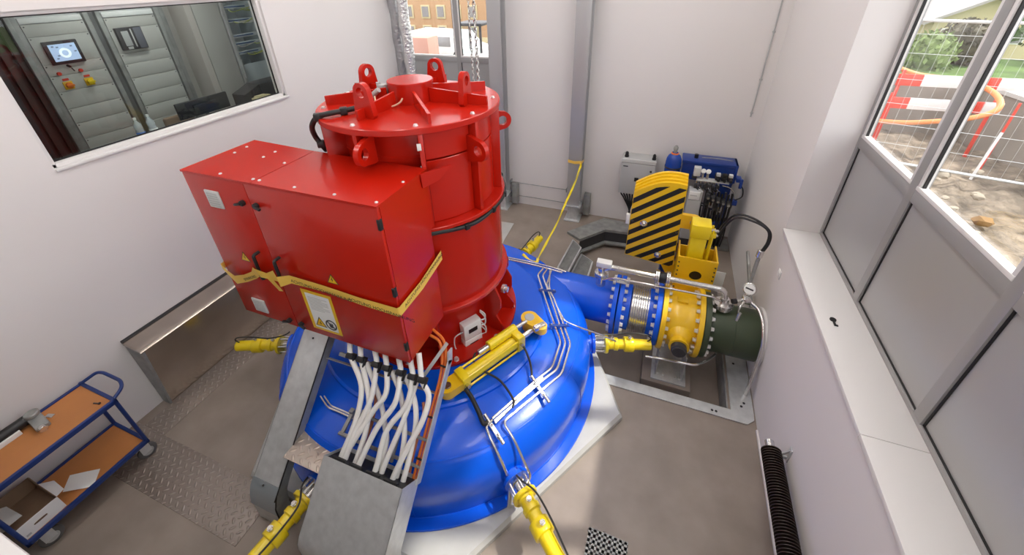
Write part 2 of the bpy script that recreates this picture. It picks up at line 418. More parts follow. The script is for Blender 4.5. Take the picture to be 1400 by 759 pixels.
# machine plinth
DX, DY = -2.055, 2.885
hexa = [(DX+2.15*math.cos(math.radians(-1.2+60*k)), DY+2.15*math.sin(math.radians(-1.2+60*k))) for k in range(6)]
mb = MB(); hx = [(DX+(x-DX)*.985, DY+(y-DY)*.985) for x, y in hexa]
mb.add([(x, y, 0) for x, y in hexa]+[(x, y, .055) for x, y in hexa]+[(x, y, .09) for x, y in hx],
       [tuple(reversed(range(6)))]+[(i, (i+1) % 6, 6+(i+1) % 6, 6+i) for i in range(6)]+[(6+i, 6+(i+1) % 6, 12+(i+1) % 6, 12+i) for i in range(6)]+[tuple(range(12, 18))])
tag(mb.build('machine_plinth', PLINTH, ang=20), 'pale hexagonal concrete plinth under the blue turbine casing', 'plinth')

# columns against the back wall
def column(cx, cy, label):
    t = thing('steel_column', label, 'column', (cx, cy, 0), 0, 'steel columns against the back wall')
    MB().box((cx-.12, cy-.115, .32), (cx+.12, cy-.098, ZC), .002).build('front_flange', ALU, t)
    MB().box((cx-.12, cy+.098, .32), (cx+.12, cy+.115, ZC), .002).build('rear_flange', ALU, t)
    MB().box((cx-.006, cy-.098, .32), (cx+.006, cy+.098, ZC)).build('web', ALU, t)
    MB().box((cx-.15, cy-.15, .30), (cx+.15, cy+.15, .325), .003).build('cap_plate', GALV, t)
    s = MB().box((cx-.10, cy-.10, .0), (cx+.10, cy-.085, .30)).box((cx-.10, cy+.085, .0), (cx+.10, cy+.10, .30)).box((cx-.006, cy-.085, .0), (cx+.006, cy+.085, .30))
    for dx in (-.06, .06): s.box((cx+dx-.004, cy-.085, .0), (cx+dx+.004, cy-.10-.02, .30))
    s.build('stub', GALV, t)
    MB().box((cx-.15, cy-.17, .0), (cx+.15, cy+.15, .022), .003).build('base_plate', GALV, t)
    hexbolts(t, [(cx+dx, cy-.135, .325) for dx in (-.11, .11)], (0, 0, 1), .012, .015)
    MB().box((cx+.17, cy+.06, .06), (cx+.29, cy+.19, .50), .004).build('wall_bracket', GALVD, t)
column(-1.33, 6.72, 'grey steel column with the yellow tape knotted round it')
column(-2.80, 6.72, 'grey steel column beside the back window, left of the taped column')
# thin rails between the columns
for z, lab in ((.52, 'upper thin wire rail between the two column feet'), (.23, 'lower thin wire rail between the two column feet')):
    m = MB().tube([(-2.66, 6.84, z), (-1.50, 6.84, z)], .008, 8, smooth=False)
    m.box((-2.68, 6.82, z-.05), (-2.655, 6.93, z+.03), .002); m.box((-1.52, 6.82, z-.05), (-1.495, 6.93, z+.02), .002)
    tag(m.build('wire_rail', GALVD), lab, 'rail', 'wire rails between the columns')
# foil covered ducts in the left corner
for x, y, r, m, lab in ((-4.755, 6.70, .088, FOILG, 'grey foil wrapped duct in the left back corner'), (-4.525, 6.64, .098, FOIL, 'shiny silver foil wrapped duct in front of the back window')):
    k = 60; pr = []
    for i in range(k+1):
        pr.append((r*(1+.05*math.sin(i*1.7)*math.cos(i*.6)), ZC*i/k))
    mb = MB(); mb.lathe(pr, (x, y, 0), (0, 0, 1), 28)
    mb.v = [Vector((v.x+.008*math.sin(v.z*9+v.x*40), v.y+.008*math.cos(v.z*11+v.y*30), v.z)) for v in mb.v]
    tag(mb.build('foil_duct', m), lab, 'duct', 'foil ducts')
# hoist chains hanging behind the generator
def chain(x, y, z0, pitch, r, label):
    t = MB(); z = z0; i = 0
    while z < ZC-.02:
        a = Vector((1, 0, 0)) if i % 2 else Vector((0, 1, 0)); L = pitch
        pts = []
        for k in range(9):
            q = 2*PI*k/8; pts.append(Vector((x, y, z+L*.6))+a*(math.cos(q)*pitch*.33)+Vector((0, 0, math.sin(q)*L*.68)))
        t.tube(pts, r, 5, smooth=False, cap=False); z += L; i += 1
    return tag(t.build('hoist_chain', STEEL), label, 'chain', 'hoist chains')
chain(-2.69, 5.5, 2.2, .045, .005, 'thin steel hoist chain hanging before the back window, the left one')
chain(-2.61, 5.5, 2.0, .055, .008, 'thick steel hoist chain hanging before the back window, the right one')
tag(MB().bar((-3.02, 7.1, 3.55), (-2.70, 6.98, 3.68), .03, .03, bev=.004).build('window_stay', DARK), 'dark metal stay arm across the back window beside the column', 'window stay')
# conduit on the back wall
m = MB().tube([(1.275, 6.915, 2.20), (1.278, 6.915, ZC)], .010, 8, smooth=False)
for z in (2.25, 2.75, 3.4): m.box((1.258, 6.90, z), (1.296, 6.93, z+.02), .002)
tag(m.build('wall_conduit', GREY), 'thin grey conduit running down the back wall near the corner', 'conduit')
# socket and key on the right wall
t = thing('wall_socket', 'white cover plate on the right wall under the window sill', 'socket', (XR, 4.12, 1.35))
MB().box((XR-.012, 4.075, 1.31), (XR, 4.165, 1.40), .004).build('plate', PLAST, t)
MB().box((XR-.016, 4.09, 1.325), (XR-.011, 4.15, 1.385), .003).build('rocker', PLAST, t)
t = thing('key', 'small black key lying on the white window sill', 'key', (1.52, 3.05, 1.742))
MB().cyl((1.52, 3.06, 1.742), (1.52, 3.06, 1.752), .022, n=16).build('bow', BLACK, t)
MB().box((1.512, 2.99, 1.743), (1.528, 3.05, 1.75), .002).box((1.527, 2.99, 1.743), (1.538, 3.005, 1.75)).build('blade', BLACK, t)
# finned heater tube
t = thing('finned_heater', 'dark brown finned heater tube mounted along the right wall', 'heater', (1.31, 1.7, .6))
pr = [(0, 0), (.03, 0)]; yy = .02
while yy < 1.75:
    pr += [(.050, yy), (.078, yy+.002), (.078, yy+.008), (.050, yy+.010)]; yy += .022
pr += [(.05, 1.78), (.03, 1.80), (0, 1.80)]
MB().lathe(pr, (1.31, 2.60, .60), (0, -1, 0), 28).build('finned_tube', RUST, t, ang=25)
MB().cyl((1.31, 2.60, .60), (1.31, 2.67, .60), .036, n=20, bev=.005).build('end_cap', STEEL, t)
for y in (2.56, .95):
    br = MB().bar((1.31, y, .60), (1.43, y, .60), .012, .03, bev=.002).bar((1.36, y, .60), (1.425, y, .70), .01, .02).box((1.42, y-.025, .57), (1.43, y+.025, .73), .002)
    br.build('wall_bracket', GALV, t)

# steel bench cladding on the left wall
t = thing('steel_bench', 'brushed stainless steel bench cladding along the left wall', 'bench', (-4.75, 3.1, 0))
MB().prism([(-4.872, 1.335, .01), (-4.80, 1.335, .01), (-4.765, 1.335, .01), (-4.612, 1.335, .90), (-4.635, 1.335, .925), (-4.872, 1.335, .955)], (0, 3.4, 0)).build('body', BRUSH, t)
MB().prism([(-4.874, 1.31, .0), (-4.755, 1.31, .0), (-4.60, 1.31, .905), (-4.63, 1.31, .93), (-4.874, 1.31, .96)], (0, .024, 0)).build('end_panel', GALVD, t)
MB().prism([(-4.874, 1.30, .93), (-4.60, 1.30, .90), (-4.592, 1.30, .917), (-4.63, 1.30, .942), (-4.855, 1.30, .966)], (0, 3.44, 0)).build('top_sheet', BRUSH, t)
MB().box((-4.879, 1.30, .945), (-4.856, 4.74, .985), .003).build('gap_shade_strip', DARK, t)  # dark strip standing in for the shaded gap between bench and wall
# ================================================================== TURBINE CASING
T = thing('turbine_casing', 'glossy blue domed turbine casing with its inlet pipe, under the red generator', 'turbine', (DX, DY, .09))
PROF = [(.80, .88), (1.20, .88), (1.222, .868), (1.226, .845), (1.27, .838), (1.45, .800), (1.60, .735), (1.675, .65), (1.722, .55), (1.738, .45), (1.735, .33), (1.722, .20), (1.716, .112)]
def dome_z(r):
    for (r0, z0), (r1, z1) in zip(PROF, PROF[1:]):
        if r0 <= r <= r1: return z0+(z1-z0)*(r-r0)/max(1e-6, r1-r0)
    return .45
def smooth_prof(P, sub=4):
    out = []
    for i in range(len(P)-1):
        p0 = P[max(i-1, 0)]; p1 = P[i]; p2 = P[i+1]; p3 = P[min(i+2, len(P)-1)]
        for k in range(sub):
            t = k/sub; out.append(tuple(.5*((2*p1[j])+(p2[j]-p0[j])*t+(2*p0[j]-5*p1[j]+4*p2[j]-p3[j])*t*t+(3*p1[j]-p0[j]-3*p2[j]+p3[j])*t**3) for j in (0, 1)))
    return out+[P[-1]]
MB().lathe(PROF[:4]+smooth_prof(PROF[4:]), (DX, DY, 0), (0, 0, 1), 160).build('dome', BLUE, T, ang=28)
MB().lathe([(1.60, .09), (1.81, .09), (1.815, .096), (1.81, .114), (1.70, .116), (1.60, .116)], (DX, DY, 0), (0, 0, 1), 160).build('base_flange', BLUE, T)
m = MB()
for r, z in ((1.60, .737), (1.716, .118)):
    m.lathe([(r+.010*math.cos(a), z+.006*math.sin(a)) for a in [2*PI*i/6 for i in range(7)]], (DX, DY, 0), (0, 0, 1), 120)
for a in (-8, -70, 52, 112, -130):
    ca, sa = math.cos(math.radians(a)), math.sin(math.radians(a))
    m.tube([(DX+r*ca, DY+r*sa, z-.001) for r, z in smooth_prof(PROF[6:])], .005, 6, smooth=False)
m.build('weld_seam', BLUE, T)
PY, PZ, PRd = 4.04, .50, .272
MB().lathe([(0, -1.95), (PRd, -1.95), (PRd, -.215), (PRd-.02, -.215)], (0, PY, PZ), (1, 0, 0), 64).build('inlet_pipe', BLUE, T)
def flange(parent, x0, x1, r, m, ri=.25, name='flange'):
    return MB().lathe([(ri, x0), (r-.004, x0), (r, x0+.004), (r, x1-.004), (r-.004, x1), (ri, x1)], (0, PY, PZ), (1, 0, 0), 72).build(name, m, parent)
def flange_bolts(parent, x, d, r, n=20, off=0.):
    pts = [(x, PY+r*math.cos(2*PI*(k+off)/n), PZ+r*math.sin(2*PI*(k+off)/n)) for k in range(n)]
    hexbolts(parent, pts, (d, 0, 0), .023, .036)
flange(T, -.215, -.165, .375, BLUE); flange_bolts(T, -.215, -1, .335)
NOZ = [-40.5, 17.0, 78.5, 138.5, -158.0, -97.5]
m1 = MB(); m2 = MB()
for a in NOZ:
    d = Vector((math.cos(math.radians(a)), math.sin(math.radians(a)), 0)); c = Vector((DX, DY, .40))
    MB().lathe([(.13, 1.55), (.10, 1.70), (.092, 1.765), (.115, 1.77), (.115, 1.80), (0, 1.80)], c, d, 40).build('nozzle_port', BLUE, T)
# lifting stud on the cover
MB().lathe([(0, 0), (.02, 0), (.02, .05), (.032, .052), (.032, .075), (.02, .08), (0, .08)], (-1.62, 3.80, .86), (0, 0, 1), 16).build('lifting_stud', STEEL, T)
def weld_pad(): pass
# ------------------------------------------------------------------ nozzle drives
def nozzle_drive(a, label, r0=1.80):
    d = Vector((math.cos(math.radians(a)), math.sin(math.radians(a)), 0)); c = Vector((DX, DY, .40)); s = Vector((-d.y, d.x, 0)); up = Vector((0, 0, 1))
    base = c+d*r0
    t = thing('nozzle_drive', label, 'hydraulic drive', (base.x, base.y, .28), 0, 'yellow nozzle drives round the casing')
    P = lambda l, u=0., w=0.: base+d*l+up*u+s*w
    MB().lathe([(0, 0), (.055, 0), (.055, .02), (.045, .025), (.045, .12), (0, .12)], base, d, 24).build('shaft', STEEL, t)
    for k in range(6):
        q = PI/6+k*PI/3; e = s*math.cos(q)*.085+up*math.sin(q)*.085
        MB().cyl(base+e, base+e+d*.15, .011, n=10).build('stud', STEEL, t)
    MB().lathe([(.03, .115), (.105, .115), (.109, .119), (.109, .145), (.105, .15), (.072, .15), (.068, .165), (.062, .17), (.062, .22), (.074, .225), (.074, .265), (.062, .27),
                (.058, .275), (.058, .335), (.083, .34), (.086, .345), (.086, .44), (.083, .445), (.062, .45), (.060, .64), (.056, .645), (0, .645)], base, d, 36).build('cylinder', YEL, t)
    for l, u in ((.20, .062), (.40, .086)):
        m = MB(); m.cyl(P(l, u-.01), P(l, u+.045), .016, n=12); m.cyl(P(l, u+.02), P(l, u+.03), .024, n=6)
        m.build('fitting', STEEL, t)
    pts = [P(.60, .055), P(.635, .10), P(.58, .15, .01), P(.42, .16, .02), P(.22, .13, .02), P(.05, .15, .0), P(-.03, .20, .0)] if a in (17.0, 78.5, -158.0) else [P(.03, .16, -.02), P(.10, .17, .0), P(.2, .12, .065), P(.4, .10, .075), P(.66, .07, .06), P(.95, -.1, .07)]
    MB().tube(pts, .008, 8).build('hose', BLACK, t)
    return t
nozzle_drive(NOZ[0], 'yellow nozzle drive pointing to the bottom edge, between plinth corner and floor drain')
nozzle_drive(NOZ[1], 'yellow nozzle drive on the right of the casing, before the bellows pipe')
nozzle_drive(NOZ[2], 'yellow nozzle drive behind the generator, where the long yellow tape ends')
nozzle_drive(NOZ[4], 'yellow nozzle drive on the left, beside the top of the sloping duct')
nozzle_drive(NOZ[5], 'yellow nozzle drive at the lower left, between sloping duct and cable box')

# ================================================================== GENERATOR
GX, GY = -2.045, 2.93
G = thing('generator', 'tall red vertical generator with lifting eyes standing on the blue casing', 'generator', (GX, GY, .88))
O = (GX, GY, 0)
MB().lathe([(.30, .885), (.86, .885), (.864, .889), (.864, .915), (.86, .92), (.30, .92)], O, n=96).build('base_flange', RED, G)
MB().lathe([(.62, .92), (.62, 1.52)], O, n=96).build('pedestal', RED, G)
MB().lathe([(.60, 1.50), (.775, 1.50), (.782, 1.506), (.782, 1.535), (.775, 1.54), (.735, 1.545), (.735, 2.395), (.60, 2.395)], O, n=96).build('lower_shell', RED, G)
MB().lathe([(.60, 2.395), (.775, 2.395), (.78, 2.40), (.78, 2.425), (.775, 2.43), (.60, 2.43)], O, n=96).build('middle_flange', RED, G)
MB().lathe([(.60, 2.43), (.60, 2.975), (.606, 2.98), (.606, 2.992), (.60, 2.997), (.60, 3.215)], O, n=96).build('upper_shell', RED, G)
MB().lathe([(0, 3.215), (.760, 3.215), (.766, 3.221), (.766, 3.26), (.760, 3.266), (.10, 3.266), (0, 3.266)], O, n=128).build('top_cover', RED, G)
MB().lathe([(.185, 3.26), (.185, 3.415), (.194, 3.418), (.194, 3.435), (.19, 3.44), (0, 3.44)], (GX, GY+.03, 0), n=64).build('bearing_cap', RED, G)
rad = lambda a: Vector((math.cos(math.radians(a)), math.sin(math.radians(a)), 0))
for a in (-90, -53, -17, 19, 55, 91, 127, 163, 199, 235):
    d = rad(a); c = Vector((GX, GY, 0))
    MB().bar(c+d*.676+Vector((0, 0, 2.432 if a != -90 else 2.985)), c+d*.676+Vector((0, 0, 3.213)), .158, .035, up=(-d.y, d.x, 0), bev=.002).build('rib', RED, G)
for a in (-97, -46, 4, 48, 93, 133, 168, 207):
    d = rad(a); c = Vector((GX, GY, 3.266)); s = Vector((-d.y, d.x, 0))
    L = .60 if a == -97 else .70
    MB().prism([c+d*.19-s*.011, c+d*L-s*.011, c+d*L-s*.011+Vector((0, 0, .075)), c+d*.19-s*.011+Vector((0, 0, .12))], s*.022).build('radial_web', RED, G)
for a0_ in (-51, -15, 21, 57, 93):
    for z0_, z1_ in ((2.432, 2.972), (2.985, 3.213)):
        MB().lathe([(.64, z0_), (.680, z0_), (.684, z0_+.004), (.684, z1_-.004), (.680, z1_), (.64, z1_)], O, n=14, a0=math.radians(a0_), a1=math.radians(a0_+32), up=(1, 0, 0)).build('cover_panel', RED, G)
def lug(c, x, z, w, h, ro, ri, th, parent, name):
    """lifting eye: foot centred at c, x along the plate, z outwards; rounded head of radius ro with hole ri at height h"""
    c = Vector(c); x = Vector(x).normalized(); z = Vector(z).normalized(); y = x.cross(z)
    n = 48; outer = []; hole = []; H = c+z*h
    for i in range(n):
        a = 2*PI*i/n; px, pz = math.cos(a), math.sin(a)
        hole.append(H+x*px*ri+z*pz*ri)
        if pz >= -.05: outer.append(H+x*px*ro+z*pz*ro)
        else:   # run down to the foot along straight flanks
            t = Vector((px, pz)); k = 1e9
            if abs(pz) > 1e-6: k = min(k, h/abs(pz))
            # flank from (ro,0) to (w/2,-h)
            sx = 1 if px >= 0 else -1
            ax, az, bx, bz = sx*ro, 0., sx*w/2, -h
            den = px*(bz-az)-pz*(bx-ax)
            if abs(den) > 1e-9:
                kk = (ax*(bz-az)-az*(bx-ax))/den
                if kk > 0: k = min(k, kk)
            outer.append(H+x*px*k+z*pz*k)
    outer = [p-y*th/2 for p in outer]; hole = [p-y*th/2 for p in hole]
    return MB().plate_hole(outer, hole, y*th).build(name, RED, parent)
for a in (-97, 4, 93, 168):
    d = rad(a); s = Vector((-d.y, d.x, 0))
    lug(Vector((GX, GY, 3.266))+d*.51, s, (0, 0, 1), .20, .19, .072, .040, .045, G, 'lifting_eye')
for a in (37, -20, -84, 150):
    d = rad(a)
    lug(Vector((GX, GY, 3.00 if a != -84 else 3.095))+d*.66, (0, 0, 1), d, .24, .145, .085, .044, .04, G, 'side_eye')
hexbolts(G, [Vector((GX, GY, 3.266))+rad(-96+38.5*k+3)*.705 for k in range(9)], (0, 0, 1), .016, .014)
hexbolts(G, [Vector((GX, GY, .92))+rad(-50+33*k)*.825 for k in range(5)]+[Vector((GX, GY, .92))+rad(-83)*.825], (0, 0, 1), .022, .03)
for a in (-84, -60, -10, 15, 40, 65, -110, -135, 180, 140, 100):
    d = rad(a); s = Vector((-d.y, d.x, 0)); c = Vector((GX, GY, 0))
    P = lambda r, z: c+d*r+Vector((0, 0, z))-s*.011
    MB().prism([P(.615, .92), P(.845, .92), P(.845, 1.0), P(.77, 1.12), P(.83, 1.25), P(.83, 1.36), P(.765, 1.50), P(.615, 1.50)], s*.022).build('gusset', RED, G)
for a in (-60, -35, 0, 15):
    d = rad(a); c = Vector((GX, GY, 0))+d*(.62)
    if a == 0: MB().lathe([(0, 0), (.045, 0), (.045, .03), (.03, .035), (.03, .06), (0, .06)], Vector((GX, GY, 1.42))+rad(-3)*.80, rad(-3), 20).build('sensor_plug', STEEL, G)
# black cable round the middle flange, and the one dropping off the cover
ring = [Vector((GX, GY, 2.375))+rad(-64+8*k)*(.775 if k > 0 else .75)+Vector((0, 0, (.03 if k > 10 else 0)+.012*math.sin(k))) for k in range(15)]
cb = MB().tube(ring, .019, 10).build('cable', BLACK, G)
for k in (1, 4, 7, 10, 13):
    d = rad(-64+8*k); s = Vector((-d.y, d.x, 0)); p = ring[k]
    MB().bar(p-s*.022, p+s*.022, .052, .052, bev=.006).build('cable_clip', BLACK, cb)
cv = [(-2.262, 2.545, 3.298), (-2.323, 2.426, 3.298), (-2.385, 2.335, 3.298), (-2.466, 2.295, 3.275), (-2.535, 2.285, 3.20), (-2.590, 2.335, 3.10), (-2.575, 2.36, 3.02), (-2.58, 2.40, 2.95)]
cb = MB().tube(cv, .021, 10).build('cable', BLACK, G)
for i in (1, 3, 6):
    p = Vector(cv[i]); MB().box(p-Vector((.028, .028, .028)), p+Vector((.028, .028, .028)), .008, rotz=.7).build('cable_clip', BLACK, cb)
# small instruments beside the bearing cap
sb = MB().box((-2.36, 2.80, 3.27), (-2.28, 2.87, 3.36), .006, rotz=.3).box((-2.31, 2.86, 3.30), (-2.25, 2.92, 3.40), .006).cyl((-2.38, 2.74, 3.30), (-2.30, 2.80, 3.33), .02, n=12).cyl((-2.33, 2.90, 3.27), (-2.33, 2.90, 3.41), .018, n=12)
sb.cyl((-2.30, 2.78, 3.34), (-2.24, 2.78, 3.38), .022, n=12)
ins = sb.build('speed_sensor', GREY, G)
MB().tube([(-2.27, 2.75, 3.33), (-2.22, 2.70, 3.29), (-2.14, 2.68, 3.275), (-2.06, 2.69, 3.28), (-2.0, 2.715, 3.31), (-1.985, 2.735, 3.34)], .007, 8).build('signal_wire', mat('cream_wire', (.75, .55, .36), .5), G)
MB().box((-1.615, 2.30, 3.10), (-1.585, 2.318, 3.15), .002, rotz=.6).build('white_tab', PLAST, G)

# ------------------------------------------------------------------ white twin sensor box on the pedestal
dB = rad(-32); sB = Vector((-dB.y, dB.x, 0)); cB = Vector((GX, GY, 0))+dB*.665
t = thing('vibration_monitor', 'white twin monitoring box on the red generator foot', 'sensor box', (cB.x, cB.y, .80))
for z0, z1 in ((.80, .985), (.99, 1.19)):
    h = MB().bar(cB-sB*.10+Vector((0, 0, (z0+z1)/2)), cB+sB*.10+Vector((0, 0, (z0+z1)/2)), .09, z1-z0, bev=.006).build('housing', PLAST, t)
    f = cB+dB*.046+Vector((0, 0, (z0+z1)/2+.01))
    MB().bar(f-sB*.05, f+sB*.05, .006, .05).build('display', BLACK, h)
for z in (.86, .92, 1.05, 1.12): MB().cyl(cB+sB*.10+Vector((0, 0, z)), cB+sB*.125+Vector((0, 0, z)), .012, n=10).build('cable_gland', GREY, t)
for z in (.90, 1.09): MB().cyl(cB-sB*.10+Vector((0, 0, z)), cB-sB*.12+Vector((0, 0, z)), .012, n=10).build('cable_gland', GREY, t)
for z, zz in ((.86, 1.0), (.92, 1.06), (1.05, 1.2), (1.12, 1.22)):
    MB().tube([cB+sB*.12+Vector((0, 0, z)), cB+sB*.165+Vector((0, 0, z))+dB*.01, cB+sB*.175+Vector((0, 0, (z+zz)/2)), cB+sB*.14-dB*.03+Vector((0, 0, zz))], .007, 8).build('wire', PLAST, t)
MB().tube([cB-sB*.115+Vector((0, 0, 1.09)), cB-sB*.19+Vector((0, 0, 1.07)), cB-sB*.19+Vector((0, 0, .92)), cB-sB*.115+Vector((0, 0, .90))], .006, 8).build('wire', PLAST, t)
# ================================================================== RED ELECTRICAL CABINET
BX0, BX1, BY0, BZ0, BZ1 = -3.375, -1.582, 1.735, 1.50, 2.95
K = thing('electrical_cabinet', 'large red electrical cabinet with two doors bolted to the front of the generator', 'cabinet', (-2.48, 2.0, BZ0))
foot = [(BX0, 2.385), (BX0, BY0+.03), (BX1, BY0+.03), (BX1, 2.285)]+arc((GX, GY), .795, -55, -133, 18, 0)
foot = [(p[0], p[1], BZ0) for p in foot]
MB().prism(foot, (0, 0, 2.44-BZ0)).prism([(BX0, 2.385, 2.44), (BX0, BY0+.03, 2.44), (BX1, BY0+.03, 2.44), (BX1, 2.325, 2.44), (-2.60, 2.335, 2.44)], (0, 0, BZ1-2.452)).build('body', RED, K)
SPL = -2.652
top = lambda a, b: MB().box((a, BY0+.004, BZ1-.012), (b, 2.16, BZ1), .003)
lid = [(BX0-.006, 2.39), (BX0-.006, BY0-.004), (SPL-.003, BY0-.004), (SPL-.003, 2.345)]
MB().prism([(x, y, BZ1-.012) for x, y in lid], (0, 0, .016)).build('roof_sheet', RED, K)
lid = [(SPL+.003, 2.345), (SPL+.003, BY0-.004), (BX1+.006, BY0-.004), (BX1+.006, 2.328)]
MB().prism([(p[0], p[1], BZ1-.012) for p in lid], (0, 0, .016)).build('roof_sheet', RED, K)
for x, y in ((-3.272, 2.11), (-3.289, 2.238), (-2.955, 2.114), (-2.955, 2.228), (-2.998, 1.775), (-2.676, 1.782), (-2.615, 1.781), (-2.69, 2.074), (-2.284, 1.776), (-1.943, 1.778), (-1.610, 1.778), (-1.612, 2.078), (-1.62, 2.34)):
    MB().lathe([(.012, 0), (.011, .005), (.006, .008), (0, .008)], (x, y, BZ1+.004), (0, 0, 1), 10).build('screw', BOLT, K)
MB().prism([(BX1, 2.24, BZ1), (-1.445, 2.455, BZ1), (-1.50, 2.37, 2.86), (BX1, 2.25, 2.83)], (.012, -.008, 0)).build('corner_gusset', RED, K)
xs = -2.735
d1 = MB().box((BX0, BY0, BZ0+.004), (xs-.002, BY0+.028, BZ1-.016), .005).build('door', RED, K)
d2 = MB().box((xs+.002, BY0, BZ0+.004), (BX1, BY0+.028, BZ1-.016), .005).build('door', RED, K)
F = lambda x, z, o=0.: Vector((x, BY0-o, z))
def vent(x, z, parent):
    MB().box((x-.075, BY0-.012, z-.075), (x+.075, BY0+.001, z+.075), .005).build('vent_grille', LGREY, parent)
    m = MB()
    for k in range(6): m.box((x-.055, BY0-.014, z-.06+.021*k), (x+.055, BY0-.011, z-.05+.021*k))
    m.build('vent_slat', GREY, parent)
vent(-3.115, 2.742, d1); vent(-3.128, 1.645, d1)
def latch(x, z, parent, s):
    MB().cyl(F(x, z), F(x, z, .03), .022, n=16, bev=.003).bar(F(x, z, .03), F(x+s*.06, z-.012, .035), .018, .02, up=(0, 1, 0), bev=.004).build('latch', BLACK, parent)
latch(-2.80, 2.768, d1, -1); latch(-2.665, 2.768, d2, 1); latch(-2.80, 1.578, d1, -1); latch(-2.665, 1.578, d2, 1)
def bow(x, z0, z1, parent):
    MB().bent([F(x, z1, -.0), F(x, z1, .055), F(x, z0, .055), F(x, z0, 0)], .013, 10, .02).build('handle', BLACK, parent)
bow(-2.858, 2.06, 2.30, d1); bow(-2.640, 2.06, 2.30, d2)
for z in (2.815, 2.245, 1.69):
    MB().box((BX1-.016, BY0-.010, z-.04), (BX1+.009, BY0+.022, z+.04), .004).build('hinge', BLACK, d2)
def warn(x, z, s, parent):
    a = [F(x-s, z-s*.8, .001), F(x+s, z-s*.8, .001), F(x, z+s*.95, .001)]
    sg = MB().prism(a, (0, -.001, 0)).build('warning_sign', BLACK, parent)
    c = F(x, z-.2*s, .0025); a = [c+(p-c)*.8 for p in a]; a = [Vector((p.x, BY0-.0024, p.z)) for p in a]
    MB().prism(a, (0, -.0006, 0)).build('warning_field', YEL2, sg)
    b = [(.1, .62), (-.25, -.05), (.02, -.05), (-.12, -.55), (.28, .12), (.03, .12), (.2, .62)]
    MB().prism([Vector((x+u*s*.75, BY0-.0032, z-.12*s+v*s*.75)) for u, v in b], (0, -.0006, 0)).build('flash', BLACK, sg)
warn(-3.058, 2.205, .055, d1); warn(-2.148, 2.215, .055, d2)
# notice on the right door
def quad(x0, z0, x1, z1, o, m, name, parent, th=.001):
    return MB().box((x0, BY0-o-th, z0), (x1, BY0-o, z1)).build(name, m, parent)
nt_ = quad(-2.535, 1.575, -2.225, 2.015, .0005, YEL2, 'notice_border', d2)
quad(-2.50, 1.60, -2.255, 1.985, .0018, PAPER, 'notice_sheet', nt_)
m = MB()
for k in range(9):
    m.box((-2.48, BY0-.0042, 1.945-k*.017), (-2.28-(.06 if k in (1, 5, 8) else 0), BY0-.0034, 1.950-k*.017))
m.build('notice_text', GREY, nt_)
a = [Vector((-2.49, BY0-.0034, 1.625)), Vector((-2.37, BY0-.0034, 1.625)), Vector((-2.43, BY0-.0034, 1.735))]
MB().prism(a, (0, -.0006, 0)).build('hazard_triangle', BLACK, nt_)
c = sum(a, Vector())/3; MB().prism([c+(p-c)*.78+Vector((0, -.0008, 0)) for p in a], (0, -.0006, 0)).build('hazard_field', YEL2, nt_)
b = [(.1, .62), (-.25, -.05), (.02, -.05), (-.12, -.55), (.28, .12), (.03, .12), (.2, .62)]
MB().prism([Vector((-2.43+u*.042, BY0-.005, 1.66+v*.042)) for u, v in b], (0, -.0006, 0)).build('flash', BLACK, nt_)
cc = Vector((-2.315, BY0-.0034, 1.675))
MB().plate_hole(ring_pts(cc, .058, 32, (1, 0, 0), (0, 0, 1)), ring_pts(cc, .044, 32, (1, 0, 0), (0, 0, 1)), (0, -.0008, 0)).build('prohibition_ring', DARK, nt_)
MB().bar(cc+Vector((-.034, -.0005, .034)), cc+Vector((.034, -.0005, -.034)), .0012, .012).build('prohibition_bar', DARK, nt_)
MB().prism([cc+Vector((u*.03, -.0012, v*.03)) for u, v in ((-.5, -1), (.5, -1), (.75, .2), (.5, .9), (.2, .2), (.1, 1.1), (-.15, .25), (-.35, 1), (-.5, .1), (-.8, .5))], (0, -.0005, 0)).build('hand_symbol', DARK, nt_)

# ------------------------------------------------------------------ barrier tape round the cabinet
def ribbon(pairs, th, sub=5):
    """pairs of (upper, lower) edge points -> thin double-sided band"""
    U = [Vector(p[0]) for p in pairs]; L = [Vector(p[1]) for p in pairs]
    vs = []; fs = []
    for i in range(len(U)):
        tdir = (U[min(i+1, len(U)-1)]-U[max(i-1, 0)]).normalized(); w = (U[i]-L[i]).normalized(); nn = tdir.cross(w).normalized()*th
        vs += [U[i], L[i], L[i]+nn, U[i]+nn]
    for i in range(len(U)-1):
        a, b = 4*i, 4*i+4
        for k in range(4): fs.append((a+k, b+k, b+(k+1) % 4, a+(k+1) % 4))
    fs += [(0, 1, 2, 3), tuple(4*(len(U)-1)+k for k in (3, 2, 1, 0))]
    return MB().add(vs, fs)
TP = thing('warning_tape', 'yellow high voltage warning tape wound around the red cabinet', 'tape', (-2.5, BY0-.01, 2.0))
yf = BY0-.020
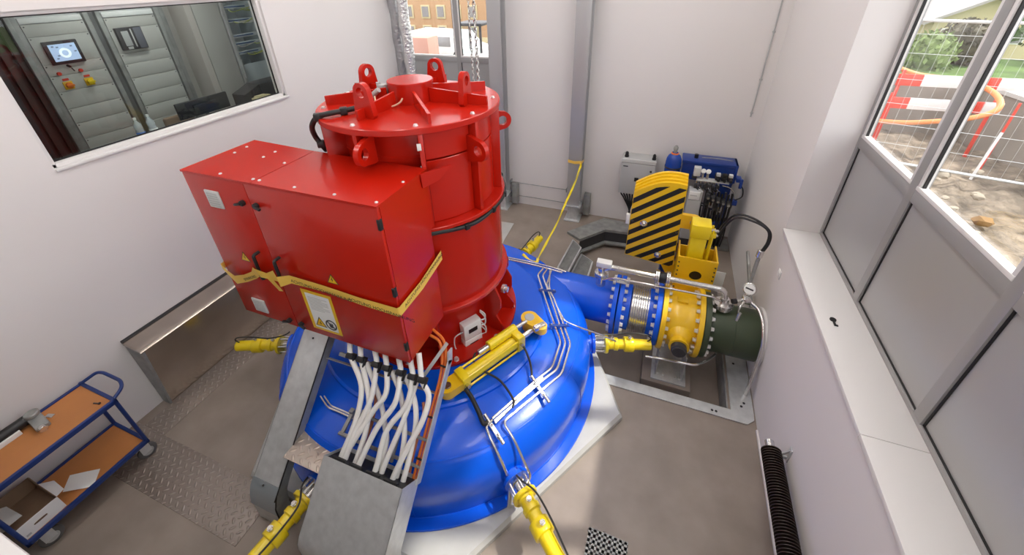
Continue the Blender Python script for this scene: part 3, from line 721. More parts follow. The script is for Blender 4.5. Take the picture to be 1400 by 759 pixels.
left = [((-3.392, 2.2, 2.085), (-3.392, 2.2, 2.02)), ((-3.392, yf, 2.060), (-3.392, yf, 2.000)), ((-3.33, yf-.004, 2.005), (-3.335, yf, 1.93)), ((-3.25, yf-.012, 1.975), (-3.275, yf-.004, 1.872)), ((-3.12, yf-.01, 2.02), (-3.12, yf, 1.935)),
        ((-3.0, yf-.012, 2.085), (-2.98, yf-.005, 2.012)), ((-2.92, yf-.035, 2.17), (-2.90, yf-.02, 2.07)), ((-2.855, yf-.062, 2.19), (-2.845, yf-.05, 2.10)), ((-2.79, yf-.03, 2.14), (-2.78, yf-.03, 2.08)), ((-2.70, yf-.03, 2.19), (-2.70, yf-.02, 2.07)), ((-2.64, yf-.060, 2.165), (-2.64, yf-.056, 2.06)),
        ((-2.56, yf-.012, 2.165), (-2.575, yf-.006, 2.075)), ((-2.23, yf, 2.143), (-2.235, yf, 2.078)), ((-1.90, yf, 2.12), (-1.905, yf, 2.048)), ((-1.575, yf, 2.118), (-1.578, yf, 2.036)),
        ((-1.562, yf+.014, 2.120), (-1.562, yf+.014, 2.036)), ((-1.562, 2.02, 2.125), (-1.562, 2.03, 2.040)), ((-1.562, 2.352, 2.190), (-1.562, 2.355, 2.095))]
MB2 = ribbon(left, .0012); MB2.build('band', TAPE, TP, ang=60)
MB().prism([(-2.79, yf-.04, 2.10), (-2.735, yf-.035, 2.10), (-2.70, yf-.012, 1.96), (-2.745, yf-.012, 1.95)], (0, -.0012, 0)).build('loose_end', TAPE, TP)
text_part('ACHTUNG HOCHSPANNUNG', BLACK, TP, (-2.555, yf-.0175, 2.105), (1, 0, -.066), (.0, 0, 1), .043)
text_part('ACHTUNG HOCHSPANNUNG', BLACK, TP, (-2.02, yf-.0025, 2.063), (1, 0, -.066), (.0, 0, 1), .043)
text_part('SPANNUNG', BLACK, TP, (-3.13, yf-.0165, 1.955), (1, 0, .5), (-.45, 0, 1), .036)
text_part('ACHTUNG HOCHSPANNUNG', BLACK, TP, (-1.5595, 1.79, 2.061), (0, 1, .13), (0, -.13, 1), .043)
# ================================================================== DUCTS AND CABLES BELOW THE CABINET
# sloping cable duct on the left, bending down to the floor
x0, x1 = -2.83, -2.545
t = thing('cable_duct', 'sloping galvanised cable duct running from the floor up to the red cabinet', 'cable duct', (-2.69, .85, 0))
def duct_side(o):
    P = [(2.02, 1.51), (1.02, .52)]
    for k in range(7):
        a = math.radians(135+45*k/6); P.append((1.02+.02+.155*math.cos(a)+.0, .40+.155*math.sin(a)+.02))
    return P
up_ = [(2.00, 1.50), (1.80, 1.305), (.955, .462), (.905, .405), (.872, .335), (.855, .27), (.845, 0)]
lo_ = [(2.13, 1.50), (1.88, 1.245), (1.06, .43), (1.005, .36), (.985, .29), (.975, .23), (.965, 0)]
def skin(A, B, xa, xb):
    """closed sheet between two edge curves in the y-z plane"""
    n = len(A); vs = []; fs = []
    for y, z in A: vs += [(xa, y, z), (xb, y, z)]
    for y, z in B: vs += [(xa, y, z), (xb, y, z)]
    for i in range(n-1):
        a, b = 2*i, 2*(n+i)
        fs += [(a, a+1, a+3, a+2), (b, b+2, b+3, b+1), (a, a+2, b+2, b), (a+1, b+1, b+3, a+3)]
    fs += [(0, 2*n, 2*n+1, 1), (2*n-2, 2*n-1, 4*n-1, 4*n-2)]
    return MB().add(vs, fs)
off = lambda A, d: [(y+d*.7, z-d*.7) for y, z in A]
skin(up_[:3], off(up_[:3], .006), x0, x1).build('cover', GALV, t)
skin([(y-.004, z+.004) for y, z in up_[2:-1]]+[(.842, .235)], [(y, z-.002) for y, z in up_[2:-1]]+[(.848, .235)], x0-.004, x1+.004).build('bend_cover', mat('blue_grey_sheet', (.40, .46, .50), .32, .5), t)
skin([(.852, .24), (.842, .0)], [(.858, .24), (.848, .0)], x0, x1).build('foot_cover', GALV, t)
for a, b in ((x0, x0+.006), (x1-.006, x1)): skin(up_, lo_, a, b).build('side_wall', GALVD, t)
skin([(y-.02, z+.02) for y, z in lo_], lo_, x0+.006, x1-.006).build('tray_bottom', DARK, t)
MB().tube([(x1+.004, y, z) for y, z in up_[:-1]]+[(x1+.004, .846, .02)], .006, 6).build('edge_seal', BLACK, t)
for y, z in ((1.80, 1.309), (.93, .445)): MB().sphere((-2.70, y, z), .009, 10, 6).build('screw', BLACK, t)
# bright step plate
t = thing('step_plate', 'small diamond plate step between the sloping duct and the grey cable box', 'step', (-2.33, 1.2, .70))
MB().box((-2.545, 1.085, .695), (-2.10, 1.325, .702), .001).build('tread', TREADL, t)
MB().box((-2.52, 1.30, .60), (-2.12, 1.325, .695), .002).box((-2.53, 1.10, .655), (-2.515, 1.32, .695), .002).build('frame', GALVD, t)
# grey cable box (open at its upper end)
t = thing('cable_box', 'plain grey sheet metal cable box at the bottom that the white cables drop into', 'cable box', (-1.71, .9, 0))
a0, a1 = -2.07, -1.35
fr_ = [(1.13, .95), (.735, .555), (.70, .50), (.69, .45), (.69, 0)]; bk_ = [(1.32, .76), (.97, .41), (.955, .38), (.95, .33), (.95, 0)]
skin(fr_, off(fr_, .004), a0, a1).build('front_sheet', GALV, t)
for a, b in ((a0, a0+.005), (a1-.005, a1)): skin(fr_, bk_, a, b).build('side_sheet', GALV, t)
skin([(y-.005, z+.005) for y, z in bk_], bk_, a0+.005, a1-.005).build('back_sheet', GALV, t)
skin([(1.12, .93), (1.10, .91)], [(1.29, .76), (1.27, .74)], a0+.005, a1-.005).build('foam_seal', BLACK, t)
for k in range(4):
    xx = a0+.06+.16*k; MB().bar((xx, 1.15, .925), (xx+.12, 1.15, .925), .03, .03, up=(0, -1, 1), bev=.006).build('cable_entry', BLACK, t)
# ladder holding the cables
t = thing('cable_ladder', 'grey steel cable ladder behind the white cables', 'cable ladder', (-1.7, 1.6, .8))
MB().bar((-1.345, 1.96, 1.50), (-1.345, 1.935, 1.37), .012, .07, up=(0, 1, 0)).bar((-1.345, 1.945, 1.40), (-1.345, 1.28, .74), .012, .07, up=(0, -1, 1)).build('side_rail', GALV, t)
MB().bar((-2.545, 1.765, 1.145), (-1.345, 1.775, 1.155), .008, .055, up=(0, -1, 1), bev=.001).build('cross_bar', GALVD, t)
MB().bar((-2.33, 1.735, 1.32), (-1.46, 1.735, 1.32), .03, .03, up=(0, -1, 1), bev=.003).build('clamp_rail', GALVD, t)
MB().bar((-1.40, 2.02, 1.50), (-1.54, 1.80, 1.27), .006, .03, up=(1, 0, 0)).build('brace', GALV, t)
for y in (1.50, 1.36): MB().bar((-2.05, y, y-.545), (-1.345, y, y-.545), .022, .022, up=(0, -1, 1), bev=.002).build('rung', GALVD, t)
for x in (-2.0, -1.62): MB().bar((x, 1.53, .98), (x, 1.33, .78), .022, .022, up=(0, -1, 1), bev=.002).build('rung_post', GALVD, t)
WCAB = mat('white_cable', (.80, .79, .76), .38)
starts = [-2.178, -2.067, -1.915, -1.813, -1.678, -1.564, -1.475]
paths = [(0, [(-2.178, 1.706, 1.366), (-1.999, 1.581, 1.241), (-1.954, 1.41, 1.07), (-1.985, 1.207, .867)]),
 (1, [(-2.061, 1.704, 1.344), (-1.901, 1.534, 1.174), (-1.847, 1.379, 1.019), (-1.851, 1.247, .887), (-1.86, 1.18, .82)]),
 (1, [(-2.050, 1.735, 1.335), (-1.832, 1.577, 1.157), (-1.704, 1.438, 1.018), (-1.664, 1.376, .956), (-1.65, 1.22, .80)]),
 (2, [(-1.894, 1.694, 1.354), (-1.876, 1.531, 1.191), (-1.924, 1.355, 1.015), (-1.945, 1.21, .87)]),
 (3, [(-1.816, 1.702, 1.342), (-1.757, 1.585, 1.245), (-1.823, 1.477, 1.137), (-1.926, 1.28, .94), (-1.95, 1.193, .853)]),
 (3, [(-1.800, 1.736, 1.326), (-1.655, 1.634, 1.214), (-1.54, 1.474, 1.054), (-1.50, 1.334, .914), (-1.50, 1.22, .80)]),
 (4, [(-1.666, 1.69, 1.35), (-1.647, 1.548, 1.228), (-1.743, 1.394, 1.074), (-1.804, 1.196, .876)]),
 (4, [(-1.645, 1.731, 1.311), (-1.523, 1.632, 1.222), (-1.454, 1.515, 1.105), (-1.43, 1.343, .943), (-1.43, 1.22, .82)]),
 (5, [(-1.559, 1.702, 1.342), (-1.561, 1.571, 1.211), (-1.666, 1.416, 1.056), (-1.668, 1.242, .882), (-1.67, 1.19, .83)]),
 (5, [(-1.540, 1.709, 1.329), (-1.553, 1.516, 1.136), (-1.598, 1.317, .937), (-1.615, 1.226, .846)]),
 (6, [(-1.449, 1.769, 1.409), (-1.389, 1.65, 1.29), (-1.391, 1.518, 1.158), (-1.451, 1.377, 1.017), (-1.503, 1.22, .86)])]
names = ['first', 'second', 'third', 'fourth', 'fifth', 'sixth', 'seventh']
seen = {}
for i, P in paths:
    k = seen.get(i, 0); seen[i] = k+1
    pts = [Vector((starts[i]-.085, 1.835, 1.52)), Vector((starts[i]-.045, 1.775, 1.445)), Vector((starts[i], 1.71, 1.37))]+[Vector(p) for p in P[1:]]
    last = pts[-1]; pts.append(last+Vector((0, -.05, -.055)))
    if k: pts = pts[3:]; pts.insert(0, Vector((starts[i]+.03, 1.725, 1.335)))
    lab = 'white power cable from the %s clamp from the left' % names[i]
    if sum(1 for q in paths if q[0] == i) > 1: lab += (', the front one of the pair' if not k else ', the rear one of the pair')
    o = MB().tube(pts, .0225 if not k else .021, 12).build('power_cable', WCAB)
    tag(o, lab, 'cable', 'white power cables')
    if not k:
        c = MB().bar((starts[i]-.034, 1.715, 1.376), (starts[i]+.036, 1.715, 1.376), .075, .045, up=(0, 1, 1), bev=.008).bar((starts[i]+.03, 1.70, 1.365), (starts[i]+.045, 1.70, 1.365), .03, .075, up=(0, 1, 1), bev=.004)
        c.build('cable_clamp', BLACK, o)
for i, (P, m, lab) in enumerate([
  ([(-1.70, 2.10, 1.49), (-1.60, 2.06, 1.485), (-1.47, 2.02, 1.46), (-1.40, 1.873, 1.31), (-1.398, 1.596, 1.04), (-1.397, 1.28, .73)], ORANGE, 'orange cable bent along the right ladder rail, left one of the bright pair'),
  ([(-1.68, 2.13, 1.51), (-1.56, 2.09, 1.51), (-1.435, 2.03, 1.47), (-1.372, 1.878, 1.315), (-1.370, 1.601, 1.045), (-1.366, 1.28, .735)], ORANGE, 'orange cable bent along the right ladder rail, right one of the bright pair'),
  ([(-1.50, 1.70, 1.10), (-1.465, 1.624, 1.03), (-1.461, 1.423, .84), (-1.44, 1.27, .70)], COPPER, 'short reddish brown cable left of the orange pair'),
  ([(-2.00, 1.72, 1.14), (-1.93, 1.62, 1.04), (-1.90, 1.48, .90), (-1.93, 1.33, .75)], COPPER, 'reddish brown cable hidden among the white cables')]):
    o = MB().tube(P, .0125, 8).build('thin_cable', m); tag(o, lab, 'cable', 'orange and brown cables')
    if i == 1:
        for y in (1.90, 1.62, 1.40): MB().bar((-1.415, y, y-.545), (-1.352, y, y-.545), .012, .034, up=(0, -1, 1), bev=.002).build('cable_tie', BLACK, o)
# bracket with two thin pipes on the left of the cables
t = thing('pipe_bracket', 'bent twin steel pipes on a small bracket left of the white cables', 'pipe', (-2.2, 1.5, .85))
for dx in (0, .02): MB().bent([(-2.60+dx, 1.60+dx, .80), (-2.40+dx, 1.50+dx, .86), (-2.24, 1.497+dx, .864), (-2.10, 1.49+dx, .864)], .008, 8, .04).build('steel_pipe', STEEL, t)
MB().bar((-2.13, 1.53, .90), (-2.13, 1.36, .83), .03, .02, up=(0, -1, 1)).bar((-2.16, 1.36, .83), (-2.02, 1.36, .83), .025, .02).box((-2.15, 1.50, .82), (-2.11, 1.54, .93), .003).build('clamp', GALVD, t)

# ================================================================== HYDRAULIC CYLINDER AND LINES ON THE COVER
t = thing('guide_cylinder', 'long yellow hydraulic cylinder lying across the blue cover', 'hydraulic cylinder', (-1.41, 1.96, .88))
A = Vector((-1.42, 1.955, .97)); B = Vector((-.90, 2.90, .97)); d = (B-A).normalized(); s = Vector((d.y, -d.x, 0)); up = Vector((0, 0, 1))
P = lambda l, w=0., u=0.: A+d*l+s*w+up*u
c1 = MB(); n = 20
poly = [P(-.075*math.cos(PI*k/n), .075*math.sin(PI*k/n)*1., 0) for k in range(n+1)]
poly = [P(.0+.075*math.cos(PI/2+PI*k/n), .075*math.sin(PI/2+PI*k/n), -.045) for k in range(n+1)]+[P(.15, -.075, -.045), P(.15, .075, -.045)]
MB().prism(poly, (0, 0, .09)).build('rear_clevis', YEL2, t)
MB().cyl(P(0, 0, -.09), P(0, 0, .058), .036, n=24, bev=.004).build('pin', mat('bronze_pin', (.24, .17, .12), .25, .8), t)
MB().lathe([(0, 0), (.06, 0), (.06, .04), (0, .04)], P(0, 0, -.09), (0, 0, 1), 24).build('pivot_stud', STEEL, t)
MB().bar(P(.12), P(.20), .155, .155, bev=.008).build('rear_head', YEL, t)
MB().cyl(P(.20), P(.80), .062, n=32).build('barrel', YEL, t)
for w in (-.062, .062):
    for u in (-.062, .062): MB().cyl(P(.18, w, u), P(.86, w, u), .011, n=8).build('tie_rod', YEL, t)
MB().bar(P(.78), P(.87), .155, .155, bev=.008).build('front_head', YEL, t)
MB().cyl(P(.86), P(1.03), .03, n=24).build('piston_rod', STEEL, t)
s2 = -s
MB().cyl(P(.52, -.075, .085), P(.87, -.075, .085), .048, n=28, bev=.006).build('pilot_cylinder', YEL, t)
MB().bar(P(.78, -.02, .07), P(.86, -.02, .07), .20, .08, bev=.01).build('yoke', YEL, t)
MB().cyl(P(.86, -.075, .085), P(1.02, -.075, .07), .020, n=18).build('pilot_rod', STEEL, t)
MB().cyl(P(.40, -.075, .085), P(.52, -.075, .085), .026, n=18, bev=.003).build('transducer', STEEL, t)
MB().cyl(P(.15, .078, .0), P(.15, .125, .02), .018, n=12).build('port', STEEL, t)
MB().cyl(P(.80, .07, .03), P(.80, .115, .05), .016, n=12).build('port', STEEL, t)
t = thing('guide_lever', 'yellow lever with a round grey cap at the end of the long yellow cylinder', 'lever', (-.95, 2.93, .88))
La = Vector((-.985, 2.965, .955)); Lb = Vector((-.835, 2.895, .955)); n = 16
e = (Lb-La).normalized(); f = Vector((-e.y, e.x, 0))
poly = [La+(e*math.cos(PI/2+PI*k/n)+f*math.sin(PI/2+PI*k/n))*.09 for k in range(n+1)]+[Lb+(e*math.cos(-PI/2+PI*k/n)+f*math.sin(-PI/2+PI*k/n))*.062 for k in range(n+1)]
MB().prism(poly, (0, 0, .075)).build('arm', YEL2, t)
MB().cyl(La+Vector((0, 0, -.07)), La+Vector((0, 0, .082)), .052, n=28, bev=.005).build('shaft_cap', GREY, t)
MB().cyl(La+Vector((0, 0, -.09)), La+Vector((0, 0, -.0)), .075, n=28).build('bearing', YEL2, t)
MB().bar(Lb+Vector((-.05, -.075, .085)), Lb+Vector((.035, .02, .085)), .05, .05, bev=.006).build('rod_eye', STEEL, t)

def line(pts, r, label, group='steel pipes on the blue cover', m=STEEL, rad=.05, n=8, name='steel_pipe', cat='pipe'):
    return tag(MB().bent(pts, r, n, rad).build(name, m), label, cat, group)
pA = [(-1.138, 3.983, .86), (-1.159, 3.819, .885), (-.942, 3.422, .897), (-.75, 3.103, .876), (-.623, 2.905, .856), (-.624, 2.575, .85), (-.717, 2.399, .865), (-.97, 1.899, .86)]
pB = [(-1.092, 4.028, .835), (-1.10, 3.836, .872), (-.902, 3.487, .884), (-.575, 2.92, .845), (-.577, 2.583, .836), (-.684, 2.384, .858), (-.947, 1.886, .853)]
pC = [(-1.04, 4.05, .82), (-1.002, 3.669, .879), (-.853, 3.48, .874), (-.528, 2.942, .824), (-.526, 2.575, .808), (-.617, 2.383, .832), (-.878, 1.915, .835), (-.76, 1.86, .74), (-.62, 1.775, .56), (-.575, 1.76, .46), (-.60, 1.69, .44)]
pD = [(-1.06, 4.04, .825), (-.961, 3.653, .872), (-.808, 3.398, .868), (-.657, 3.204, .849), (-.496, 3.223, .792), (-.345, 3.33, .66), (-.13, 3.39, .55), (-.10, 3.42, .51)]
pE = [(-.966, 1.891, .853), (-1.003, 1.83, .845), (-.947, 1.776, .805), (-.816, 1.699, .665), (-.731, 1.690, .375), (-.737, 1.650, .11)]
line(pA, .011, 'steel pipe on the blue cover, innermost of the long parallel run')
line(pB, .011, 'steel pipe on the blue cover, middle of the long parallel run')
line(pC, .011, 'steel pipe on the blue cover, outermost run ending at the front nozzle drive')
line(pD, .010, 'steel pipe branching off to the right nozzle drive')
line(pE, .012, 'steel pipe dropping over the dome edge left of the front nozzle drive')
line([(-.945, 1.890, .825), (-.735, 2.36, .832), (-.69, 2.45, .835)], .016, 'short thick steel pipe under the two clamps on the cover')
line([(-1.68, 3.99, .885), (-1.354, 3.995, .882), (-1.08, 4.02, .848), (-.90, 4.06, .80)], .012, 'steel pipe along the rear top of the casing, front one')
line([(-1.68, 4.04, .875), (-1.354, 4.05, .868), (-1.05, 4.09, .825), (-.86, 4.10, .79)], .012, 'steel pipe along the rear top of the casing, rear one')
tag(MB().cyl((-.735, 1.640, .10), (-.728, 1.672, .34), .026, n=20, bev=.004).build('drain_pot', STEEL), 'small steel tube standing at the foot of the casing left of the front nozzle drive', 'tube')
def pclamp(a, b, label, posts=True):
    t = thing('pipe_clamp', label, 'pipe clamp', ((a[0]+b[0])/2, (a[1]+b[1])/2, min(a[2], b[2])-.05), 0, 'pipe clamps on the cover')
    a = Vector(a); b = Vector(b); MB().bar(a, b, .035, .014, bev=.003).build('strap', GALV if posts else NAVY, t)
    for q in (.12, .5, .88):
        p = a.lerp(b, q); MB().cyl(p-Vector((0, 0, .05)), p+Vector((0, 0, .02)), .009, n=8).build('bolt', STEEL, t)
    if posts:
        for q in (.06, .94): p = a.lerp(b, q); MB().cyl(p-(b-a)*.02+Vector((0, 0, .012)), p+(b-a).normalized()*.07+Vector((0, 0, .008)), .017, n=12, bev=.003).build('pipe_union', STEEL, t)
pclamp((-1.059, 3.537, .905), (-.865, 3.61, .872), 'blue pipe clamp on the cover nearest the inlet pipe', False)
pclamp((-.79, 3.05, .892), (-.60, 3.16, .850), 'blue pipe clamp on the cover beside the lever', False)
pclamp((-.785, 2.40, .878), (-.60, 2.27, .815), 'steel pipe clamp on the cover at the right end of the thick pipe')
pclamp((-1.05, 1.905, .870), (-.86, 1.795, .795), 'steel pipe clamp on the cover at the left end of the thick pipe')
for P, r, lab in (([(-1.27, 2.01, .97), (-1.186, 1.96, .95), (-1.084, 1.877, .92), (-1.025, 1.83, .87), (-1.00, 1.85, .855)], .021, 'black hose from the left end of the yellow cylinder'),
                  ([(-1.32, 2.34, 1.05), (-1.31, 2.27, 1.02), (-1.20, 2.25, .95), (-1.03, 2.23, .915), (-.86, 2.12, .875), (-.84, 2.05, .862)], .010, 'black hose from the transducer on the yellow cylinder'),
                  ([(-1.02, 2.64, 1.01), (-.93, 2.62, .97), (-.84, 2.53, .91), (-.79, 2.44, .885), (-.775, 2.39, .875)], .011, 'black hose from the right end of the yellow cylinder')):
    tag(MB().tube(P, r, 10).build('hydraulic_hose', BLACK), lab, 'hose', 'hoses of the yellow cylinder')
# ================================================================== INLET VALVE TRAIN (along x at y = PY, z = PZ)
t = thing('bellows_joint', 'steel bellows joint between blue flanges on the inlet pipe', 'expansion joint', (.10, PY, PZ-.3))
flange(t, -.150, -.095, .375, BLUE); flange_bolts(t, -.095, 1, .335)
MB().lathe([(.24, -.10), (.285, -.10), (.285, -.01), (.24, -.01)], (0, PY, PZ), (1, 0, 0), 64).build('neck', BLUE, t)
pr = [(.24, -.01)]
for k in range(8):
    xx = -.005+.026*k; pr += [(.262, xx), (.285, xx+.004), (.290, xx+.009), (.285, xx+.014), (.262, xx+.018)]
pr += [(.262, .205), (.24, .205)]
MB().lathe(pr, (0, PY, PZ), (1, 0, 0), 64).build('bellows', STEEL, t)
MB().lathe([(.24, .205), (.285, .205), (.285, .29), (.24, .29)], (0, PY, PZ), (1, 0, 0), 64).build('neck', BLUE, t)
flange(t, .285, .345, .385, BLUE); flange_bolts(t, .285, -1, .345)
V = thing('butterfly_valve', 'yellow butterfly valve body with two bolted flanges on the inlet pipe', 'valve', (.58, PY, PZ-.4))
flange(V, .350, .405, .405, YEL2); flange(V, .745, .800, .405, YEL2)
flange_bolts(V, .405, 1, .352); flange_bolts(V, .745, -1, .352, off=.5)
MB().lathe([(.25, .40), (.318, .40), (.33, .44), (.338, .52), (.338, .63), (.33, .71), (.318, .75), (.25, .75)], (0, PY, PZ), (1, 0, 0), 72).build('body', YEL2, V)
MB().lathe([(.16, -.30), (.12, -.36), (.095, -.385), (.095, -.44), (.11, -.442), (.11, -.465), (0, -.465)], (.575, PY, PZ), (0, 1, 0), 32).build('shaft_boss', YEL2, V)
MB().lathe([(.085, -.46), (.085, -.52), (.07, -.53), (.07, -.55), (0, -.55)], (.575, PY, PZ), (0, 1, 0), 28).build('end_cover', DARK, V)
MB().lathe([(.15, .30), (.11, .38), (.11, .50), (0, .50)], (.575, PY, PZ), (0, 1, 0), 28).build('shaft_boss', YEL2, V)
MB().cyl((.575, PY+.42, PZ), (.575, PY+.75, PZ), .06, n=24).build('shaft', STEEL, V)
MB().box((.50, PY-.10, PZ+.325), (.62, PY+.0, PZ+.35), .01).build('name_plate', YEL2, V)
for x in (.40, .70):
    MB().prism([(x, PY-.36, .24), (x, PY-.06, .12), (x, PY-.10, -.16), (x, PY-.36, -.16)], (.012, 0, 0)).build('foot_plate', GALV, V)
MB().box((.36, PY-.42, -.18), (.76, PY+.20, -.16), .003).build('base_plate', GALV, V)
hexbolts(V, [(x, PY-.33, -.16) for x in (.43, .50, .64, .69)], (0, 0, 1), .015, .02)
tag(MB().box((.25, 3.58, -.30), (.82, 4.35, -.18), .012).build('concrete_block', CONC), 'low concrete block in the pit under the yellow valve', 'block')
# counterweight of the valve
cw = thing('counterweight', 'counterweight plate with black and yellow warning stripes beside the yellow valve', 'counterweight', (.12, 4.7, .77))
yw = 4.65
def wout(dz=0.):
    bot = [(-.186, .856+dz*.0), (.433, .778)]
    right = [(.433, .778), (.411, 1.985)]
    topc = []
    for k in range(13):
        q = k/12; x = .411-(.411+.178)*q; topc.append((x, 1.985-(1.985-1.80)*q+.075*math.sin(PI*q)*1.1))
    return [bot[0], bot[1]]+topc
W0 = wout()
MB().prism([(x, yw, z) for x, z in W0], (0, .045, 0)).build('front_plate', YEL2, cw)
for k in range(1, 4):
    W1 = [(x, z+(.022*k if i >= 2 else 0)) for i, (x, z) in enumerate(W0)]
    MB().prism([(x, yw+.05*k, z) for x, z in W1], (0, .045, 0)).build('rear_plate', YEL2, cw)
def clip(poly, a, b, c):   # keep a*x+b*z <= c
    out = []
    for i in range(len(poly)):
        p, q = poly[i], poly[(i+1) % len(poly)]; fp = a*p[0]+b*p[1]-c; fq = a*q[0]+b*q[1]-c
        if fp <= 0: out.append(p)
        if (fp < 0) != (fq < 0): u = fp/(fp-fq); out.append((p[0]+(q[0]-p[0])*u, p[1]+(q[1]-p[1])*u))
    return out
na, nb = -math.sin(math.radians(37)), math.cos(math.radians(37))
base_in = [(x*.985+.002, 1.4+(z-1.4)*.985-(.045 if i >= 2 else 0)) for i, (x, z) in enumerate(W0)]
k = 0; c0 = .40
while c0 < 2.1:
    pl = clip(clip(base_in, na, nb, c0+.063), -na, -nb, -c0)
    if len(pl) >= 3: MB().prism([(x, yw-.001, z) for x, z in pl], (0, .0009, 0)).build('black_stripe', BLACK, cw)
    c0 += .127
for x, z in ((-.008, 1.385), (.225, .943)):
    MB().lathe([(0, 0), (.045, 0), (.045, .012), (.03, .018), (.03, .04), (.02, .048), (0, .048)], (x, yw, z), (0, -1, 0), 16).build('bolt', STEEL, cw)
for x, z in ((-.15, 1.40), (.395, 1.33)): MB().cyl((x, yw, z), (x, yw-.02, z), .016, n=6).build('small_bolt', DARK, cw)
MB().box((-.232, yw+.0, 1.33), (-.186, yw+.05, 1.47), .003).build('tag_plate', PLAST, cw)
hc = Vector((.565, yw+.05, 1.465)); n = 40; outer = []
for i in range(n):
    q = 2*PI*i/n; c_, s_ = math.cos(q), math.sin(q)
    outer.append(hc+Vector((c_*.095, 0, s_*.095)) if c_ > -.02 else hc+Vector((-min(.165, abs(c_/max(abs(s_), 1e-3))*.095), 0, (1 if s_ > 0 else -1)*min(.095, abs(s_/max(abs(c_), 1e-3))*.165))))
MB().plate_hole(outer, ring_pts(hc, .042, n, (1, 0, 0), (0, 0, 1)), (0, .06, 0)).build('lifting_eye', YEL2, cw)
MB().prism([(.25, yw+.03, .84), (.47, yw+.03, .80), (.66, yw+.03, .44), (.50, yw+.03, .42)], (0, .10, 0)).build('lever_arm', YEL2, cw)
# servo bracket and cylinder
t = thing('valve_servo', 'yellow hydraulic valve cylinder standing in an open yellow bracket box', 'hydraulic cylinder', (.68, 4.6, .3))
b0, b1, f0, f1, zb, zt = .455, .905, 4.43, 4.80, .30, 1.13
fp = [(b0, f0, zb), (b1, f0, zb), (b1, f0, zt), (b0, f0, zt)]
cen = (.69, f0, .88)
rect = []
for i in range(40):
    a = 2*PI*i/40; c_, s_ = math.cos(a), math.sin(a); kx = ((b1-cen[0]) if c_ > 0 else (cen[0]-b0))/max(abs(c_), 1e-6); kz = ((zt-cen[2]) if s_ > 0 else (cen[2]-zb))/max(abs(s_), 1e-6); kk = min(kx, kz)
    rect.append(Vector((cen[0]+c_*kk, f0, cen[2]+s_*kk)))
for cx_, cz_ in ((b0, zb), (b1, zb), (b1, zt), (b0, zt)):
    j = min(range(40), key=lambda i: (rect[i].x-cx_)**2+(rect[i].z-cz_)**2); rect[j] = Vector((cx_, f0, cz_))
MB().plate_hole(rect, ring_pts(cen, .072, 40, (1, 0, 0), (0, 0, 1)), (0, .02, 0)).build('front_plate', YEL2, t, ang=20)
MB().cyl((cen[0], f0+.022, cen[2]), (cen[0], f0+.03, cen[2]), .08, n=28).build('dark_insert', BLACK, t)
MB().box((b0, f0+.02, zb), (b0+.02, f1, zt), .002).build('side_plate', YEL2, t)
MB().box((b1-.02, f0+.02, zb), (b1, f1, zt), .002).build('side_plate', YEL2, t)
MB().box((b0+.02, f1-.02, zb), (b1-.02, f1, zt-.06), .002).build('back_plate', YEL2, t)
pts = [(b0+.02, f0, zb+.10+.065*k) for k in range(11)]+[(b1-.02, f0, zb+.10+.065*k) for k in range(11)]
hexbolts(t, pts, (0, -1, 0), .009, .010, DARK)
MB().box((.555, 4.52, .60), (.735, 4.70, 1.42), .012).build('cylinder_body', YEL, t)
MB().box((.535, 4.50, 1.38), (.755, 4.72, 1.56), .012).build('cylinder_head', YEL, t)
for x, y in ((.785, 4.55), (.785, 4.66)): MB().cyl((x, y, .7), (x, y, 1.5), .013, n=10).build('tie_rod', YEL, t)
MB().box((.75, 4.53, 1.40), (.82, 4.68, 1.46), .006).build('rod_bracket', YEL, t)
for z in (1.49, 1.43): MB().cyl((.755, 4.56, z), (.84, 4.56, z), .018, n=10).build('hose_union', STEEL, t)
tag(MB().box((.9052, 4.58, .62), (1.045, 4.592, .90), .003).build('white_card', PAPER), 'white card fixed to the wall side of the yellow bracket box', 'card')
# green penstock
t = thing('penstock_pipe', 'dark olive green penstock pipe coming out of the right wall', 'pipe', (1.1, PY, PZ-.35))
flange(t, .805, .870, .385, GREEN); flange_bolts(t, .870, 1, .345)
MB().lathe([(.25, .86), (.292, .86), (.292, 1.425), (.25, 1.425)], (0, PY, PZ), (1, 0, 0), 72).build('pipe', GREEN, t)
MB().lathe([(.290, 1.13), (.2945, 1.135), (.290, 1.14)], (0, PY, PZ), (1, 0, 0), 72).build('weld_seam', GREEN, t)
MB().lathe([(.292, 1.395), (.335, 1.395), (.335, 1.428), (.292, 1.428)], (0, PY, PZ), (1, 0, 0), 64).build('wall_collar', WHITE, t)
# bypass line above the valve
t = thing('bypass_pipe', 'stainless bypass pipe with a flanged middle joint above the bellows and valve', 'pipe', (.3, PY, .77))
MB().lathe([(.058, .745), (.058, .90), (.085, .90), (.085, .925), (.05, .93), (.085, .935), (.085, .96), (.05, .965), (.05, 1.03), (0, 1.03)], (-.40, PY, 0), (0, 0, 1), 28).build('branch', STEEL, t)
MB().box((-.47, PY-.05, 1.06), (-.29, PY+.05, 1.13), .008).build('hand_lever', PLAST, t)
MB().cyl((-.40, PY, 1.0), (-.40, PY, 1.07), .03, n=16).build('valve_stem', STEEL, t)
for k in range(6):
    a = PI/3*k; MB().cyl((-.40+.07*math.cos(a), PY+.07*math.sin(a), .885), (-.40+.07*math.cos(a), PY+.07*math.sin(a), .975), .008, n=8).build('bolt', STEEL, t)
MB().bent([(-.38, PY, 1.0), (-.30, PY, 1.06), (.24, PY, 1.06)], .034, 20, .05).build('pipe', STEEL, t)
MB().bent([(.36, PY, 1.06), (.955, PY, 1.06), (.985, PY, .92)], .034, 20, .10).build('pipe', STEEL, t)
